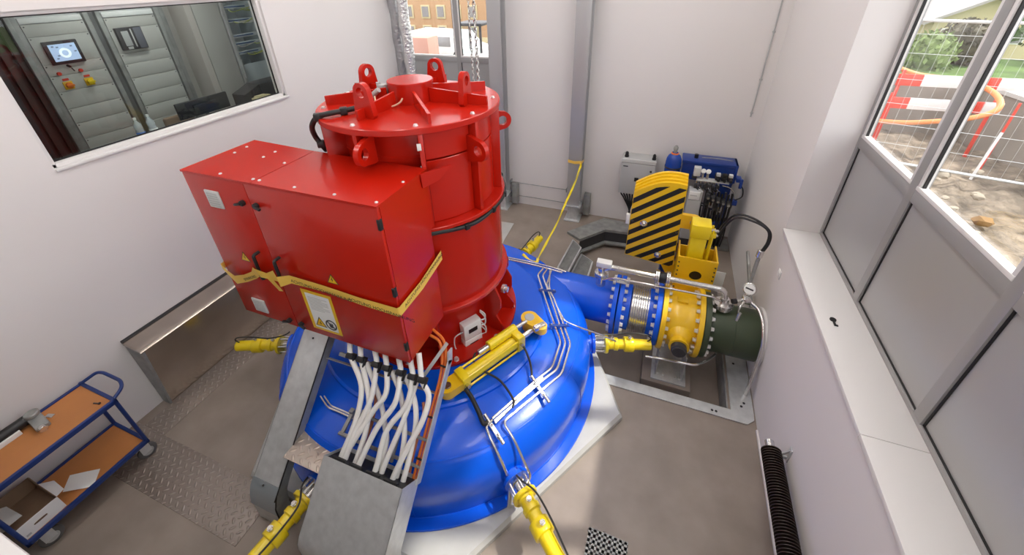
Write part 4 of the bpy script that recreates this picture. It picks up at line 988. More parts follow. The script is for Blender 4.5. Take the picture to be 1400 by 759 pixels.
for x in (.235, .355):
    MB().lathe([(.03, -.018), (.082, -.018), (.085, -.014), (.085, -.002), (.082, .001), (.03, .001), (.03, .004), (.082, .004), (.085, .008), (.085, .02), (.082, .024), (.03, .024)], (x, PY, 1.06), (1, 0, 0), 28).build('flange', STEEL, t)
MB().lathe([(.0, .25), (.058, .255), (.066, .275), (.066, .325), (.058, .345), (0, .35)], (0, PY, 1.06), (1, 0, 0), 24).build('rubber_joint', BLACK, t)
MB().lathe([(.06, .76), (.06, .82), (.10, .82), (.10, .85), (.092, .853), (.10, .856), (.10, .885), (.05, .89), (.045, .95), (0, .95)], (.985, PY, 0), (0, 0, 1), 32).build('branch_flange', STEEL, t)
o = MB().bent([(-.36, PY-.07, .90), (-.25, PY-.07, .965), (.85, PY-.07, .985), (.93, PY-.04, .93)], .013, 10, .04).build('equaliser_tube', STEEL)
tag(o, 'thin steel tube running under the bypass pipe', 'pipe')
t = thing('level_bracket', 'small steel angle bracket on top of the first blue flange', 'bracket', (-.14, PY, .86))
MB().box((-.21, PY-.04, .872), (-.09, PY+.04, .882), .002).build('strap', GALV, t)
for x in (-.19, -.11): MB().cyl((x, PY, .84), (x, PY, .91), .012, n=8).build('bolt', BOLT, t)
# gauge and sensor group at the wall end of the green pipe
t = thing('pressure_gauge', 'round pressure gauge with valves on the green pipe near the right wall', 'gauge', (1.2, 4.05, .78))
MB().bent([(1.14, 4.0, .78), (1.14, 4.0, .90), (1.22, 4.12, .95)], .014, 10, .02).build('stem', STEEL, t)
gc = Vector((1.235, 4.20, 1.02)); gd = Vector((-.35, -.75, .55)).normalized()
MB().lathe([(0, -.025), (.066, -.025), (.07, -.02), (.07, .02), (.062, .025), (.06, .018), (0, .018)], gc, gd, 28).build('case', STEEL, t)
MB().lathe([(.058, .019), (.058, .0205), (0, .0205)], gc, gd, 28).build('dial', PAPER, t)
gx = gd.cross(Vector((0, 0, 1))).normalized(); gy = gx.cross(gd)
MB().bar(gc+gd*.022-gx*.04, gc+gd*.022+gx*.04, .018, .003, up=gd).build('dial_window', DARK, t)
MB().box((1.17, 4.06, .90), (1.25, 4.16, .97), .01).cyl((1.10, 4.05, .93), (1.17, 4.10, .93), .02, n=12).build('manifold', STEEL, t)
MB().cyl((1.06, 4.03, .93), (1.10, 4.05, .93), .03, n=12).build('knob', BLACK, t)
MB().cyl((1.13, 3.93, .76), (1.145, 3.95, .86), .022, n=12).build('drain_cock', STEEL, t)
o = tag(MB().tube([(1.235, 4.26, 1.06), (1.245, 4.31, 1.25), (1.255, 4.33, 1.40)], .020, 12).build('sensor_tube', GALVD), 'straight steel conduit rising from the gauge to the black hoses', 'conduit')
MB().cyl((1.252, 4.33, 1.38), (1.258, 4.34, 1.47), .034, n=12, bev=.005).build('union', STEEL, o)
for k, off_ in enumerate((0, .035)):
    o = MB().tube([(1.255+off_*.5, 4.34, 1.44), (1.29+off_*.5, 4.35, 1.58), (1.26+off_*.4, 4.36, 1.72), (1.12, 4.42+off_, 1.77+off_*.5), (.95, 4.52+off_, 1.72+off_*.6), (.84, 4.56+off_, 1.45+off_*1.0)], .0125, 10).build('hydraulic_hose', BLACK)
    tag(o, ('lower' if k == 0 else 'upper')+' black hose curving from the yellow valve cylinder towards the right wall', 'hose', 'hoses over the green pipe')
line([(1.24, 4.10, .93), (1.33, 4.04, .90), (1.37, 3.90, .85), (1.385, 3.74, .70), (1.385, 3.70, .55), (1.36, 3.60, .18), (1.355, 3.58, -.28)], .020, 'bent steel tube looping round the wall end of the green pipe', 'steel tubes at the green pipe', rad=.08, n=12)
line([(.24, 3.45, .36), (.40, 3.50, .33), (.78, 3.56, .30), (.93, 3.72, .26), (1.02, 3.86, .24)], .014, 'thin steel tube below the yellow valve and green pipe', 'steel tubes at the green pipe', rad=.06)
tag(MB().bar((1.37, 4.40, .60), (1.30, 4.98, 1.02), .03, .045, bev=.004).build('steel_strut', GALVD), 'thin steel strut leaning behind the gauge beside the right wall', 'strut')
# ================================================================== PIT FRAME AND TREADS
t = thing('pit_border', 'galvanised steel frame edging the near and right side of the pit', 'frame', (.6, 3.6, -.25))
MB().prism([(-.17, 3.22, .004), (1.34, 3.22, .004), (1.41, 3.29, .004), (1.415, 3.36, .004), (1.415, 4.45, .004), (1.19, 4.45, .004), (1.19, 3.345, .004), (-.19, 3.345, .004)], (0, 0, .012)).build('rim_plate', GALV, t)
MB().box((-.15, 3.333, -.28), (1.17, 3.345, .003), .001).box((1.155, 3.345, -.28), (1.168, 4.45, .003), .001).build('skirt', GALVD, t)
for x, y in ((1.0, 3.27), (1.04, 3.27), (1.30, 3.42), (1.33, 3.47), (1.27, 4.0)): MB().cyl((x, y, .015), (x, y, .0175), .014, n=10).build('hole', BLACK, t)
t = thing('pit_channel', 'dark galvanised channel edging the far side of the pit below the hydraulic unit', 'frame', (0, 6.4, -.3))
outer = [(-1.30, 6.12), (-.74, 6.80), (-.28, 6.76), (1.40, 6.76)]; inner = [(-1.03, 5.95), (-.655, 6.40), (-.30, 6.43), (1.40, 6.45)]
for i in range(3):
    MB().prism([(*outer[i], .004), (*outer[i+1], .004), (*inner[i+1], .004), (*inner[i], .004)], (0, 0, .05)).build('rim_plate', GALVD, t)
    a, b = Vector((*inner[i], -.10)), Vector((*inner[i+1], -.10))
    MB().bar(a, b, .012, .20).build('web_plate', DARK, t)
    MB().bar(a+Vector((0, -.04, -.10)), b+Vector((0, -.04, -.10)), .10, .03).build('lower_flange', GALVD, t)
tag(MB().box((-.30, 6.76, .0), (.02, 6.92, .05), .003).build('edge_angle', GALV), 'light galvanised angle at the wall left of the warning striped plate', 'angle')
def grating(P, zs, label):
    """open grating tread from four corner points (x, y)"""
    t = thing('grating_tread', label, 'grating', (P[0][0], P[0][1], zs-.03), 0, 'grating treads down into the pit')
    a, b, c, d = [Vector((x, y, zs)) for x, y in P]
    f = MB(); f.bar(a, b, .01, .06); f.bar(d, c, .01, .06); f.bar(a, d, .025, .06); f.bar(b, c, .025, .06); f.build('frame', GALV, t)
    m = MB()
    for k in range(1, 12): m.bar(a.lerp(b, k/12), d.lerp(c, k/12), .008, .03)
    for k in range(1, 22): m.bar(a.lerp(d, k/22), b.lerp(c, k/22), .012, .028)
    m.build('bar_grid', GALVD, t)
grating([(-1.20, 5.05), (-1.02, 5.0), (-.96, 5.72), (-1.14, 5.90)], .02, 'upper galvanised grating tread beside the blue casing, left of the pit')
grating([(-1.00, 5.0), (-.72, 4.95), (-.72, 5.55), (-.94, 5.70)], -.10, 'lower galvanised grating tread stepping down into the pit')
tag(MB().box((-1.22, 5.0, -.25), (-1.04, 5.8, -.02), .004).build('tread_support', GALVD), 'steel support under the upper grating tread', 'support')
# ================================================================== WALL CABINET AND HYDRAULIC UNIT
t = thing('wall_cabinet', 'light grey wall cabinet with two black lamps on top, behind the striped plate', 'cabinet', (-.23, 6.80, .74))
MB().box((-.52, 6.62, .74), (.03, 6.925, 1.40), .008).build('body', GREY, t)
MB().box((-.525, 6.60, .75), (.035, 6.622, 1.335), .006).build('door', GREY, t)
MB().box((-.525, 6.60, 1.34), (.035, 6.622, 1.41), .004).build('top_panel', LGREY, t)
for x in (-.46, -.01): MB().lathe([(0, 0), (.035, 0), (.035, .03), (.028, .035), (.028, .075), (.018, .095), (0, .10)], (x, 6.72, 1.40), (0, 0, 1), 16).build('lamp', BLACK, t)
MB().box((-.28, 6.59, 1.01), (-.21, 6.603, 1.08), .004).build('switch', BLACK, t)
MB().cyl((-.03, 6.60, 1.225), (-.03, 6.585, 1.225), .018, n=16).build('lock', BLACK, t)
MB().box((-.49, 6.597, 1.265), (-.41, 6.6, 1.285)).build('nameplate', DARK, t)
for k in range(6): MB().tube([(-.49+.055*k, 6.72, .745), (-.48+.05*k, 6.72, .68), (-.42+.035*k, 6.74, .58), (-.30, 6.80, .30), (-.30, 6.83, .05)], .013, 8).build('cable', BLACK, t)
t = thing('gas_bottle', 'blue gas pressure bottle with a steel valve left of the hydraulic unit', 'bottle', (.29, 6.5, .0))
MB().lathe([(0, .0), (.115, .0), (.12, .02), (.12, 1.50), (.113, 1.55), (.09, 1.605), (.055, 1.635), (.045, 1.645), (.045, 1.66), (0, 1.66)], (.29, 6.5, 0), (0, 0, 1), 36).build('shell', mat('bottle_blue', (.006, .055, .36), .25), t)
MB().lathe([(.058, 1.63), (.06, 1.65), (.045, 1.655)], (.29, 6.5, 0), (0, 0, 1), 24).build('collar', ORANGE, t)
MB().lathe([(.028, 1.655), (.028, 1.70), (.036, 1.705), (.036, 1.745), (.02, 1.77), (0, 1.77)], (.29, 6.5, 0), (0, 0, 1), 16).build('valve', GALVD, t)
for z in (1.40, .80): MB().lathe([(.121, z), (.126, z), (.126, z+.025), (.121, z+.025)], (.29, 6.5, 0), (0, 0, 1), 36).build('strap', DARK, t)
H = thing('hydraulic_unit', 'dark blue hydraulic unit crowded with valves, hoses and gauges in the back corner', 'hydraulic unit', (.85, 6.55, .0))
MB().box((.43, 6.50, 1.22), (1.21, 6.78, 1.545), .012).build('tank', NAVY, H)
MB().box((.42, 6.485, 1.50), (1.225, 6.80, 1.55), .006).build('tank_rim', NAVY, H)
MB().box((1.19, 6.48, 1.25), (1.225, 6.80, 1.55), .004).build('end_plate', NAVY, H)
MB().cyl((.62, 6.64, 1.55), (.62, 6.64, 1.61), .03, n=14).build('filler_cap', BLACK, H)
MB().tube([(.70, 6.60, 1.58), (.90, 6.61, 1.585), (1.15, 6.62, 1.57)], .008, 8).build('top_pipe', GALVD, H)
MB().box((.60, 6.52, -.28), (1.26, 6.82, .06), .006).build('base', NAVY, H)
for x in (.46, 1.16): MB().box((x, 6.60, .05), (x+.06, 6.66, 1.25), .004).build('post', NAVY, H)
MB().box((.98, 6.44, .75), (1.16, 6.60, 1.22), .008).build('rear_block', NAVY, H)
MB().box((.66, 6.28, 1.315), (1.12, 6.40, 1.335), .003).build('drip_shelf', LGREY, H)
MB().box((.60, 6.30, 1.38), (.70, 6.40, 1.52), .006).build('valve_block', LGREY, H)
MB().box((.59, 6.31, 1.33), (.66, 6.38, 1.38), .004).build('pump_head', DARK, H)
for x in (.735, .805):
    g = MB().cyl((x, 6.34, 1.34), (x, 6.34, 1.44), .022, n=12).build('gauge_stem', STEEL, H)
    MB().lathe([(0, 0), (.036, 0), (.036, .025), (.03, .03), (0, .03)], (x, 6.33, 1.465), (0, -.8, .6), 18).build('gauge_dial', PAPER, g)
rnd = random.Random(3)
for i in range(3):
    x = .95+.085*i
    v = MB().box((x-.035, 6.28, 1.36), (x+.035, 6.42, 1.43), .005).build('solenoid_valve', DARK, H)
    MB().box((x-.028, 6.27, 1.43), (x+.028, 6.33, 1.475), .004).build('connector', LGREY if i != 1 else BLACK, v)
    MB().cyl((x, 6.29, 1.395), (x, 6.20, 1.395), .022, n=12).build('coil', BLACK, v)
for i in range(6):
    x = .665+.062*i
    v = MB().box((x-.024, 6.26, 1.19), (x+.024, 6.34, 1.27), .005).build('ball_valve', DARK, H)
    MB().bar((x-.01, 6.25, 1.235), (x+.045, 6.22, 1.185), .016, .012).build('lever', STEEL if i % 2 else BLACK, v)
    MB().cyl((x, 6.30, 1.14), (x, 6.30, 1.19), .02, n=10).build('fitting', STEEL, v)
    MB().cyl((x, 6.30, 1.27), (x, 6.30, 1.315), .016, n=10).build('nipple', STEEL, v)
    MB().tube([(x, 6.30, 1.15), (x+.005, 6.30, .95), (x+.02+.01*i, 6.34, .60), (x+.04+.01*i, 6.40, .10)], .013, 8).build('hose', DARK, H)
for i in range(4):
    x = .86+.07*i; z = .98-.03*i
    v = MB().box((x-.03, 6.22, z-.04), (x+.03, 6.32, z+.05), .006).cyl((x, 6.22, z), (x, 6.17, z), .016, n=10).build('control_valve', STEEL if i % 2 else DARK, H)
    MB().cyl((x, 6.27, z+.05), (x, 6.27, z+.11), .018, n=10).build('knob', BLACK, v)
for z in (.90, .86): MB().tube([(.62, 6.36, z), (.80, 6.35, z), (1.02, 6.36, z-.01), (1.14, 6.40, z-.04)], .011, 8).build('cross_pipe', DARK, H)
for i in range(9):
    x = .83+.045*i; MB().tube([(x, 6.24-.01*(i % 3), 1.20-.03*(i % 2)), (x+.01, 6.22, 1.0), (x+.015, 6.24, .75), (x+.02, 6.34, .30), (x+.02, 6.42, .07)], .017, 8).build('hose', BLACK if i % 3 else DARK, H)
for i in range(5):
    x = .86+.075*i; v = MB().box((x-.028, 6.15, 1.07-.02*i), (x+.028, 6.23, 1.16-.02*i), .006).build('check_valve', DARK, H)
    MB().cyl((x, 6.15, 1.115-.02*i), (x, 6.12, 1.115-.02*i), .02, n=10).build('plug', STEEL, v)
MB().box((1.14, 6.30, .96), (1.30, 6.38, 1.04), .006).build('terminal_block', NAVY, H)
MB().box((1.06, 6.28, .52), (1.20, 6.42, .70), .01).build('motor', NAVY, H)
MB().cyl((1.02, 6.30, .62), (1.06, 6.30, .62), .06, n=18).build('motor_cover', NAVY, H)
MB().box((1.22, 6.36, 1.33), (1.29, 6.50, 1.39), .006).box((1.27, 6.34, 1.24), (1.31, 6.38, 1.39), .004).build('junction_box', NAVY, H)
MB().tube([(1.28, 6.40, 1.30), (1.34, 6.38, 1.22), (1.35, 6.36, 1.10), (1.26, 6.34, 1.04)], .009, 8).build('signal_cable', BLACK, H)
MB().tube([(1.05, 6.38, 1.24), (1.16, 6.37, 1.22), (1.24, 6.36, 1.12), (1.25, 6.36, .90), (1.20, 6.40, .55)], .010, 8).build('pipe', STEEL, H)
for i in range(5): MB().tube([(.98+.05*i, 6.30, .80-.02*i), (1.02+.05*i, 6.26, .6), (1.06+.045*i, 6.32, .35), (1.05+.05*i, 6.45, .08)], .012, 8).build('hose', BLACK, H)
t = thing('control_cabinet', 'small grey control cabinet with a white sheet, right of the striped plate', 'cabinet', (.70, 6.2, .30))
MB().box((.58, 6.16, .30), (.78, 6.34, 1.19), .006).build('body', GREY, t)
MB().box((.585, 6.145, .32), (.775, 6.162, 1.04), .004).build('door', GREY, t)
MB().box((.585, 6.140, 1.05), (.74, 6.158, 1.185), .001).build('paper_sheet', PAPER, t)
MB().box((.60, 6.138, 1.115), (.70, 6.1405, 1.13)).build('printed_line', GREY, t)
MB().box((.60, 6.18, -.28), (.76, 6.32, .30), .004).build('pedestal', DARK, t)
MB().box((.30, 5.0, -.29), (.44, 5.2, .55), .008).build('pedestal', NAVY, thing('steel_pedestal', 'blue steel pedestal behind the valve under the striped plate', 'pedestal', (.37, 5.1, -.3)))
# ================================================================== LONG YELLOW TAPE FROM THE COLUMN
t = thing('barrier_tape', 'long yellow barrier tape from the grey column down to the casing', 'tape', (-1.3, 6.5, .8))
k0 = [((-1.455, 6.59, 1.27), (-1.455, 6.59, 1.215)), ((-1.33, 6.578, 1.255), (-1.33, 6.578, 1.205)), ((-1.205, 6.59, 1.27), (-1.205, 6.59, 1.215)), ((-1.195, 6.70, 1.26), (-1.195, 6.70, 1.215))]
ribbon(k0, .004).build('knotted_band', TAPE, t)
MB().tube([(-1.22, 6.57, 1.23), (-1.215, 6.56, 1.19), (-1.22, 6.55, 1.14)], .018, 8).build('knot', YEL, t)
e0, e1 = Vector((-1.215, 6.56, 1.19)), Vector((-1.285, 4.24, .80))
for o_, w_ in ((.0, .018), (.02, .014)):
    pr_ = []
    for k in range(15):
        q = k/14; p = e0.lerp(e1, q); p.z -= .10*math.sin(PI*q); a = q*7+o_*60
        dv = Vector((math.cos(a)*.6, .2, math.sin(a))).normalized()*w_
        pr_.append((p+dv+Vector((o_*(1-q), 0, 0)), p-dv+Vector((o_*(1-q), 0, 0))))
    ribbon(pr_, .001).build('strand', mat('bright_tape', (.92, .76, .03), .4), t)
MB().tube([e1, e1+Vector((-.01, -.05, -.03)), e1+Vector((-.10, -.06, -.02)), e1+Vector((-.22, .02, .0))], .022, 8).build('bunched_end', YEL, t)
# ================================================================== TROLLEY
t = thing('trolley', 'blue framed two shelf trolley with wooden trays at the left wall', 'trolley', (-4.54, .43, 0))
X0, X1, Y0, Y1 = -4.81, -4.28, -.02, .90
for z, nm in ((.88, 'upper_tray'), (.255, 'lower_tray')):
    MB().box((X0+.02, Y0+.02, z-.02), (X1-.02, Y1-.02, z)).build(nm, WOOD, t)
    m = MB()
    for a, b in (((X0, Y0), (X0+.03, Y1)), ((X1-.03, Y0), (X1, Y1)), ((X0, Y0), (X1, Y0+.03)), ((X0, Y1-.03), (X1, Y1))): m.box((a[0], a[1], z-.035), (b[0], b[1], z+.012), .003)
    m.build('tray_frame', TROLB, t)
for x in (X0+.015, X1-.015):
    for y in (Y0+.015, Y1-.015): MB().cyl((x, y, .24), (x, y, .90), .016, n=14).build('post', TROLB, t)
MB().bent([(X0+.04, Y1-.01, .905), (X0+.07, Y1+.10, .93), (X0+.14, Y1+.12, .935), (X1-.12, Y1+.12, .935), (X1-.03, Y1+.08, .93), (X1-.005, Y1-.01, .905)], .015, 12, .05).build('handle', TROLB, t)
for x in (X0+.08, X1-.08):
    for y in (Y0+.09, Y1-.07):
        w = MB().box((x-.05, y-.05, .19), (x+.05, y+.05, .205), .003).box((x-.034, y-.02, .08), (x-.028, y+.06, .195), .002).box((x+.028, y-.02, .08), (x+.034, y+.06, .195), .002).build('caster', GALV, t)
        MB().lathe([(.0, -.022), (.065, -.022), (.08, -.012), (.08, .012), (.065, .022), (0, .022)], (x, y+.03, .08), (1, 0, 0), 24).build('wheel', mat('grey_tyre', (.10, .10, .10), .6), w)
        MB().lathe([(0, -.0225), (.04, -.024), (.045, -.0235), (.045, .0235), (.04, .024), (0, .0225)], (x, y+.03, .08), (1, 0, 0), 20).build('hub', GREY, w)
tag(MB().cyl((-4.74, .0, .935), (-4.74, .50, .935), .045, n=20, bev=.004).build('black_rod', BLACK), 'thick black rod on the upper trolley tray', 'rod')
tag(MB().box((-4.695, .05, .882), (-4.675, .42, .925), .003).build('label_strip', PAPER), 'white strip along the black rod on the upper trolley tray', 'strip')
t = thing('metal_clamp', 'grey metal clamp piece on the upper trolley tray', 'clamp', (-4.63, .53, .88))
MB().bar((-4.72, .53, .93), (-4.55, .51, .90), .09, .05, bev=.012).build('body', GALVD, t)
MB().cyl((-4.72, .53, .945), (-4.72, .53, .985), .05, n=20, bev=.008).build('round_head', GALVD, t)
MB().cyl((-4.56, .50, .91), (-4.52, .50, .905), .03, n=14, bev=.004).build('screw_end', STEEL, t)
tag(MB().box((-4.70, .575, .881), (-4.63, .61, .886), .001, rotz=.3).build('foil_scrap', STEEL), 'shiny scrap beside the clamp on the upper trolley tray', 'scrap')
t = thing('small_screw', 'small dark screw near the handle end of the upper trolley tray', 'screw', (-4.40, .80, .88))
MB().cyl((-4.43, .80, .888), (-4.38, .815, .888), .006, n=8).build('shank', DARK, t)
MB().cyl((-4.38, .815, .888), (-4.372, .817, .888), .012, n=6).build('head', DARK, t)
def sheet(P, z, name, label):
    m = MB(); n = 8; a, b, c, d = [Vector((x, y, 0)) for x, y in P]; vs = []; fs = []
    for i in range(n+1):
        for j in range(n+1):
            u, v = i/n, j/n; p = a.lerp(b, u).lerp(d.lerp(c, u), v); p.z = z+.006*abs(math.sin(2.2*u+v*1.5))+.004*v*v; vs.append(p)
    for i in range(n):
        for j in range(n): fs.append((i*(n+1)+j, (i+1)*(n+1)+j, (i+1)*(n+1)+j+1, i*(n+1)+j+1))
    k = len(vs); vs += [p-Vector((0, 0, .0008)) for p in vs]
    fs += [tuple(reversed([q+k for q in f])) for f in fs]
    return tag(m.add(vs, fs).build(name, PAPER), label, 'paper')
sheet([(-4.61, .426), (-4.403, .558), (-4.286, .443), (-4.485, .318)], .2565, 'paper_sheet', 'loose white sheet of paper on the lower trolley tray')
t = thing('cardboard_box', 'open cardboard box with a white slotted side on the lower trolley tray', 'box', (-4.52, .14, .257))
a0, a1, b0, b1, zz = -4.77, -4.33, -.01, .27, .257
MB().box((a0, b0, zz), (a1, b1, zz+.006)).build('bottom', CARD, t)
MB().box((a0, b0, zz), (a0+.005, b1, zz+.15)).build('rear_wall', CARD, t)
MB().box((a0, b0, zz), (a1, b0+.005, zz+.13)).build('end_wall', CARD, t)
MB().prism([(a0, b1, zz), (a1, b1, zz), (a1, b1, zz+.13), (a0+.16, b1, zz+.14), (a0+.08, b1, zz+.20), (a0, b1, zz+.15)], (0, -.005, 0)).build('end_wall', CARD, t)
n = 40; sc = Vector((a1, (b0+b1)/2, zz+.075)); rect = []; hole = []
for i in range(n):
    a = 2*PI*i/n; c_, s_ = math.cos(a), math.sin(a); kk = min(.14/max(abs(c_), 1e-6), .075/max(abs(s_), 1e-6)); rect.append(sc+Vector((0, c_*kk, s_*kk)))
    hole.append(sc+Vector((0, max(-.042, min(.042, c_*.055)), s_*.012)))
MB().plate_hole(rect, hole, (.005, 0, 0)).build('front_wall', PAPER, t, ang=20)
MB().prism([(a0+.15, b1, zz+.14), (a1-.02, b1, zz+.132), (a1-.06, b1+.06, zz+.11), (a0+.20, b1+.07, zz+.10)], (0, 0, .003)).build('flap', PAPER, t)
MB().prism([(a0+.02, b0+.005, zz+.13), (a1-.12, b0+.005, zz+.13), (a1-.16, b0+.10, zz+.09), (a0+.06, b0+.09, zz+.09)], (0, 0, .003)).build('flap', LGREY, t)
m = MB().box((a1+.0045, .02, zz+.02), (a1+.0056, .05, zz+.04)); m.build('print_mark', GREY, t)

# ================================================================== CONTROL ROOM BEHIND THE LEFT WINDOW
XC = -6.75
BEIGE = mat('beige_wall', (.50, .48, .45), .8); BROWN = mat('dark_brown_panel', (.055, .030, .026), .5); RACK = mat('rack_grey', (.52, .52, .49), .45); RACKB = mat('rack_pale_blue', (.60, .68, .72), .45)
def slab(name, lo, hi, m): o = MB().box(lo, hi).build(name, m, loc=(0, 0, 0)); o['kind'] = 'structure'; return o
slab('floor_control_room', (-8.4, .2, 1.85), (-5.08, 7.3, 1.95), CONC)
slab('ceiling_control_room', (-8.4, .2, 4.75), (-5.08, 7.3, 4.85), WALL)
slab('wall_control_room_rear', (-8.5, .2, 1.85), (-8.4, 7.3, 4.85), BEIGE)
slab('wall_control_room_near', (-8.4, .1, 1.85), (-5.08, .2, 4.85), BEIGE)
slab('wall_control_room_far', (-8.4, 7.3, 1.85), (-5.08, 7.4, 4.85), BEIGE)
t = thing('added_control_room_lamp', 'ceiling lamp added out of view to light the control room behind the left window', 'ceiling lamp', (-6.0, 3.5, 4.75))  # out-of-view lamp added to brighten the control cabinets
MB().box((-6.1, 2.9, 4.69), (-5.9, 4.3, 4.75), .01).build('housing', WHITE, t)
MB().box((-6.08, 2.93, 4.678), (-5.92, 4.27, 4.692), .004).build('diffuser', emis('added_control_room_light', (1, .98, .95), 24.0), t)
def rack(y0, y1, label):
    t = thing('switch_cabinet', label, 'control cabinet', (XC-.3, (y0+y1)/2, 1.95), 0, 'grey control cabinets behind the window')
    MB().box((XC-.6, y0-.06, 1.95), (XC-.03, y1+.06, 4.06), .004).build('body', GREY, t)
    for a, b in ((y0-.07, y0-.015), (y1+.015, y1+.07)): MB().box((XC-.04, a, 1.95), (XC+.02, b, 4.05), .006).build('door_frame', GALVD, t)
    MB().box((XC-.02, y0, 3.83), (XC+.004, y1, 3.89), .002).build('name_strip', PAPER, t)
    z = 3.82
    k = 0
    while z > 2.0:
        h = (.13, .30, .13, .18, .20, .18, .20, .20, .2, .2, .2)[min(k, 10)]; k += 1
        MB().box((XC-.02, y0, z-h+.004), (XC, y1, z), .002).build('blank_plate', RACK, t)
        for yy in (y0+.02, y1-.02): MB().cyl((XC, yy, z-.02), (XC+.003, yy, z-.02), .007, n=8).build('screw', DARK, t)
        z -= h
    return t
r1 = rack(2.62, 3.19, 'grey control cabinet with a touch screen and two yellow rotary switches, behind the left window')
r2 = rack(3.40, 3.99, 'grey control cabinet with a black protection relay, behind the left window')
h = MB().box((XC, 2.70, 3.38), (XC+.03, 3.02, 3.635), .006).build('touch_screen', DARK, r1)
s_ = MB().box((XC+.028, 2.735, 3.415), (XC+.032, 2.985, 3.60)).build('display', emis('screen_blue', (.42, .55, .78), .55), h)
cs = emis('screen_mark', (.16, .22, .36), .25); cw_ = emis('screen_white', (.8, .86, .9), .7)
MB().lathe([(.03, .0), (.055, 0), (.055, .001), (.03, .001)], (XC+.0325, 2.86, 3.50), (1, 0, 0), 24).build('display_mark', cw_, s_)
for y, z in ((2.76, 3.57), (2.80, 3.56), (2.93, 3.56), (2.95, 3.50), (2.78, 3.47), (2.76, 3.44)): MB().box((XC+.0325, y, z), (XC+.0335, y+.022, z+.014)).build('display_mark', cs, s_)
for y in (2.745, 2.955):
    MB().box((XC, y-.045, 3.10), (XC+.012, y+.045, 3.19), .004).build('switch_plate', YEL2, r1)
    MB().cyl((XC+.012, y, 3.145), (XC+.04, y, 3.145), .034, n=18, bev=.003).bar((XC+.05, y-.035, 3.145), (XC+.05, y+.035, 3.145), .022, .02, up=(0, 0, 1)).build('rotary_knob', ORANGE if y < 2.8 else YEL, r1)
    MB().box((XC, y-.03, 3.20), (XC+.006, y+.03, 3.225), .002).build('switch_label', FRED, r1)
    MB().cyl((XC, y-.03, 3.285), (XC+.02, y-.03, 3.285), .02, n=14).build('indicator', FRED, r1)
MB().cyl((XC, 2.83, 3.36), (XC+.03, 2.84, 3.345), .014, n=10).build('key_switch', BLACK, r1)
MB().cyl((XC+.015, 2.85, 3.33), (XC+.015, 2.865, 3.29), .006, n=8).build('key', BLACK, r1)
r = MB().box((XC, 3.445, 3.43), (XC+.05, 3.74, 3.70), .006).build('relay', DARK, r2)
MB().box((XC+.049, 3.49, 3.48), (XC+.053, 3.57, 3.66), .001).build('relay_display', GREY, r)
MB().box((XC+.049, 3.60, 3.46), (XC+.053, 3.615, 3.68), .001).build('led_strip', LGREY, r)
MB().box((XC+.049, 3.50, 3.44), (XC+.053, 3.56, 3.47), .001).build('keypad', LGREY, r)
MB().box((XC+.048, 3.64, 3.44), (XC+.054, 3.73, 3.69), .003).build('side_cover', mat('slate', (.13, .14, .17), .4), r)
# dark slatted door left of the cabinets
t = thing('dark_panel', 'dark brown slatted panel left of the control cabinets', 'panel', (XC, 2.2, 1.95))
MB().box((XC-.5, 1.55, 1.95), (XC-.03, 2.545, 4.04), .004).build('body', BROWN, t)
for k in range(9): MB().box((XC-.03, 1.60+.105*k, 1.95), (XC+.01, 1.66+.105*k, 4.04), .006).build('slat', BROWN if k % 3 else DARK, t)
tag(MB().box((XC-.02, 2.50, 1.95), (XC+.05, 2.545, 4.05), .004).build('cabinet_post', GALVD), 'grey post between the dark panel and the first cabinet', 'post')
# wall pillar, beige panels and open network rack
tag(MB().box((XC-.08, 4.07, 1.95), (XC-.0, 4.13, 4.6), .004).build('cabinet_post', GALVD), 'grey post right of the second control cabinet', 'post')
slab('wall_control_room_niche', (-7.2, 4.15, 1.95), (-7.1, 4.55, 4.75), BEIGE)
slab('wall_control_room_pier', (-7.2, 4.42, 1.95), (XC, 4.52, 4.75), mat('pale_beige', (.62, .58, .54), .8))
t = thing('wall_cupboard', 'plain pale grey cupboard between the relay cabinet and the open network rack', 'cupboard', (XC-.3, 4.75, 1.95))
MB().box((XC-.6, 4.53, 1.95), (XC-.02, 4.95, 4.4), .004).build('body', RACK, t)
MB().box((XC-.02, 4.535, 1.97), (XC, 4.945, 4.39), .004).build('door', RACK, t)
t = thing('network_rack', 'open pale blue network rack with yellow and blue patch cables', 'rack', (XC-.3, 5.35, 1.95))
MB().box((XC-.6, 5.0, 1.95), (XC-.45, 5.72, 4.1), .004).build('back_panel', RACKB, t)
for y in (5.0, 5.56, 5.70): MB().box((XC-.45, y-.02, 1.95), (XC, y+.02, 4.1), .004).build('upright', RACKB, t)
MB().box((XC-.02, 4.96, 1.95), (XC+.02, 5.02, 4.1), .004).build('door_edge', GALV, t)
MB().box((XC+.02, 4.985, 2.75), (XC+.05, 5.01, 3.05), .006).build('handle', GALV, t)
MB().box((XC-.05, 5.02, 2.0), (XC-.03, 5.52, 2.95), .003).build('blank_panel', RACKB, t)
rn = random.Random(5)
for z in (3.83, 3.63, 3.40, 3.28, 3.14):
    MB().box((XC-.06, 5.03, z-.03), (XC-.02, 5.50, z+.025), .003).build('patch_panel', RACKB, t)
    MB().box((XC-.022, 5.05, z-.01), (XC-.017, 5.42, z+.008)).build('port_row', mat('port_blue', (.05, .12, .3), .5) if z == 3.83 else bpy.data.materials['port_blue'], t)
LIME = mat('patch_green', (.55, .65, .12), .4)
for i in range(14):
    z = rn.choice((3.80, 3.62, 3.27, 3.12)); y = 5.08+.03*i
    MB().tube([(XC-.02, y, z), (XC+.03, y+.01, z-.02-.02*rn.random()), (XC+.02, y+.12, z-.04*rn.random()), (XC-.01, 5.53, z+.03*rn.random()), (XC-.02, 5.60, z-.05)], .006, 6).build('patch_cable', LIME if rn.random() < .7 else PLAST, t)
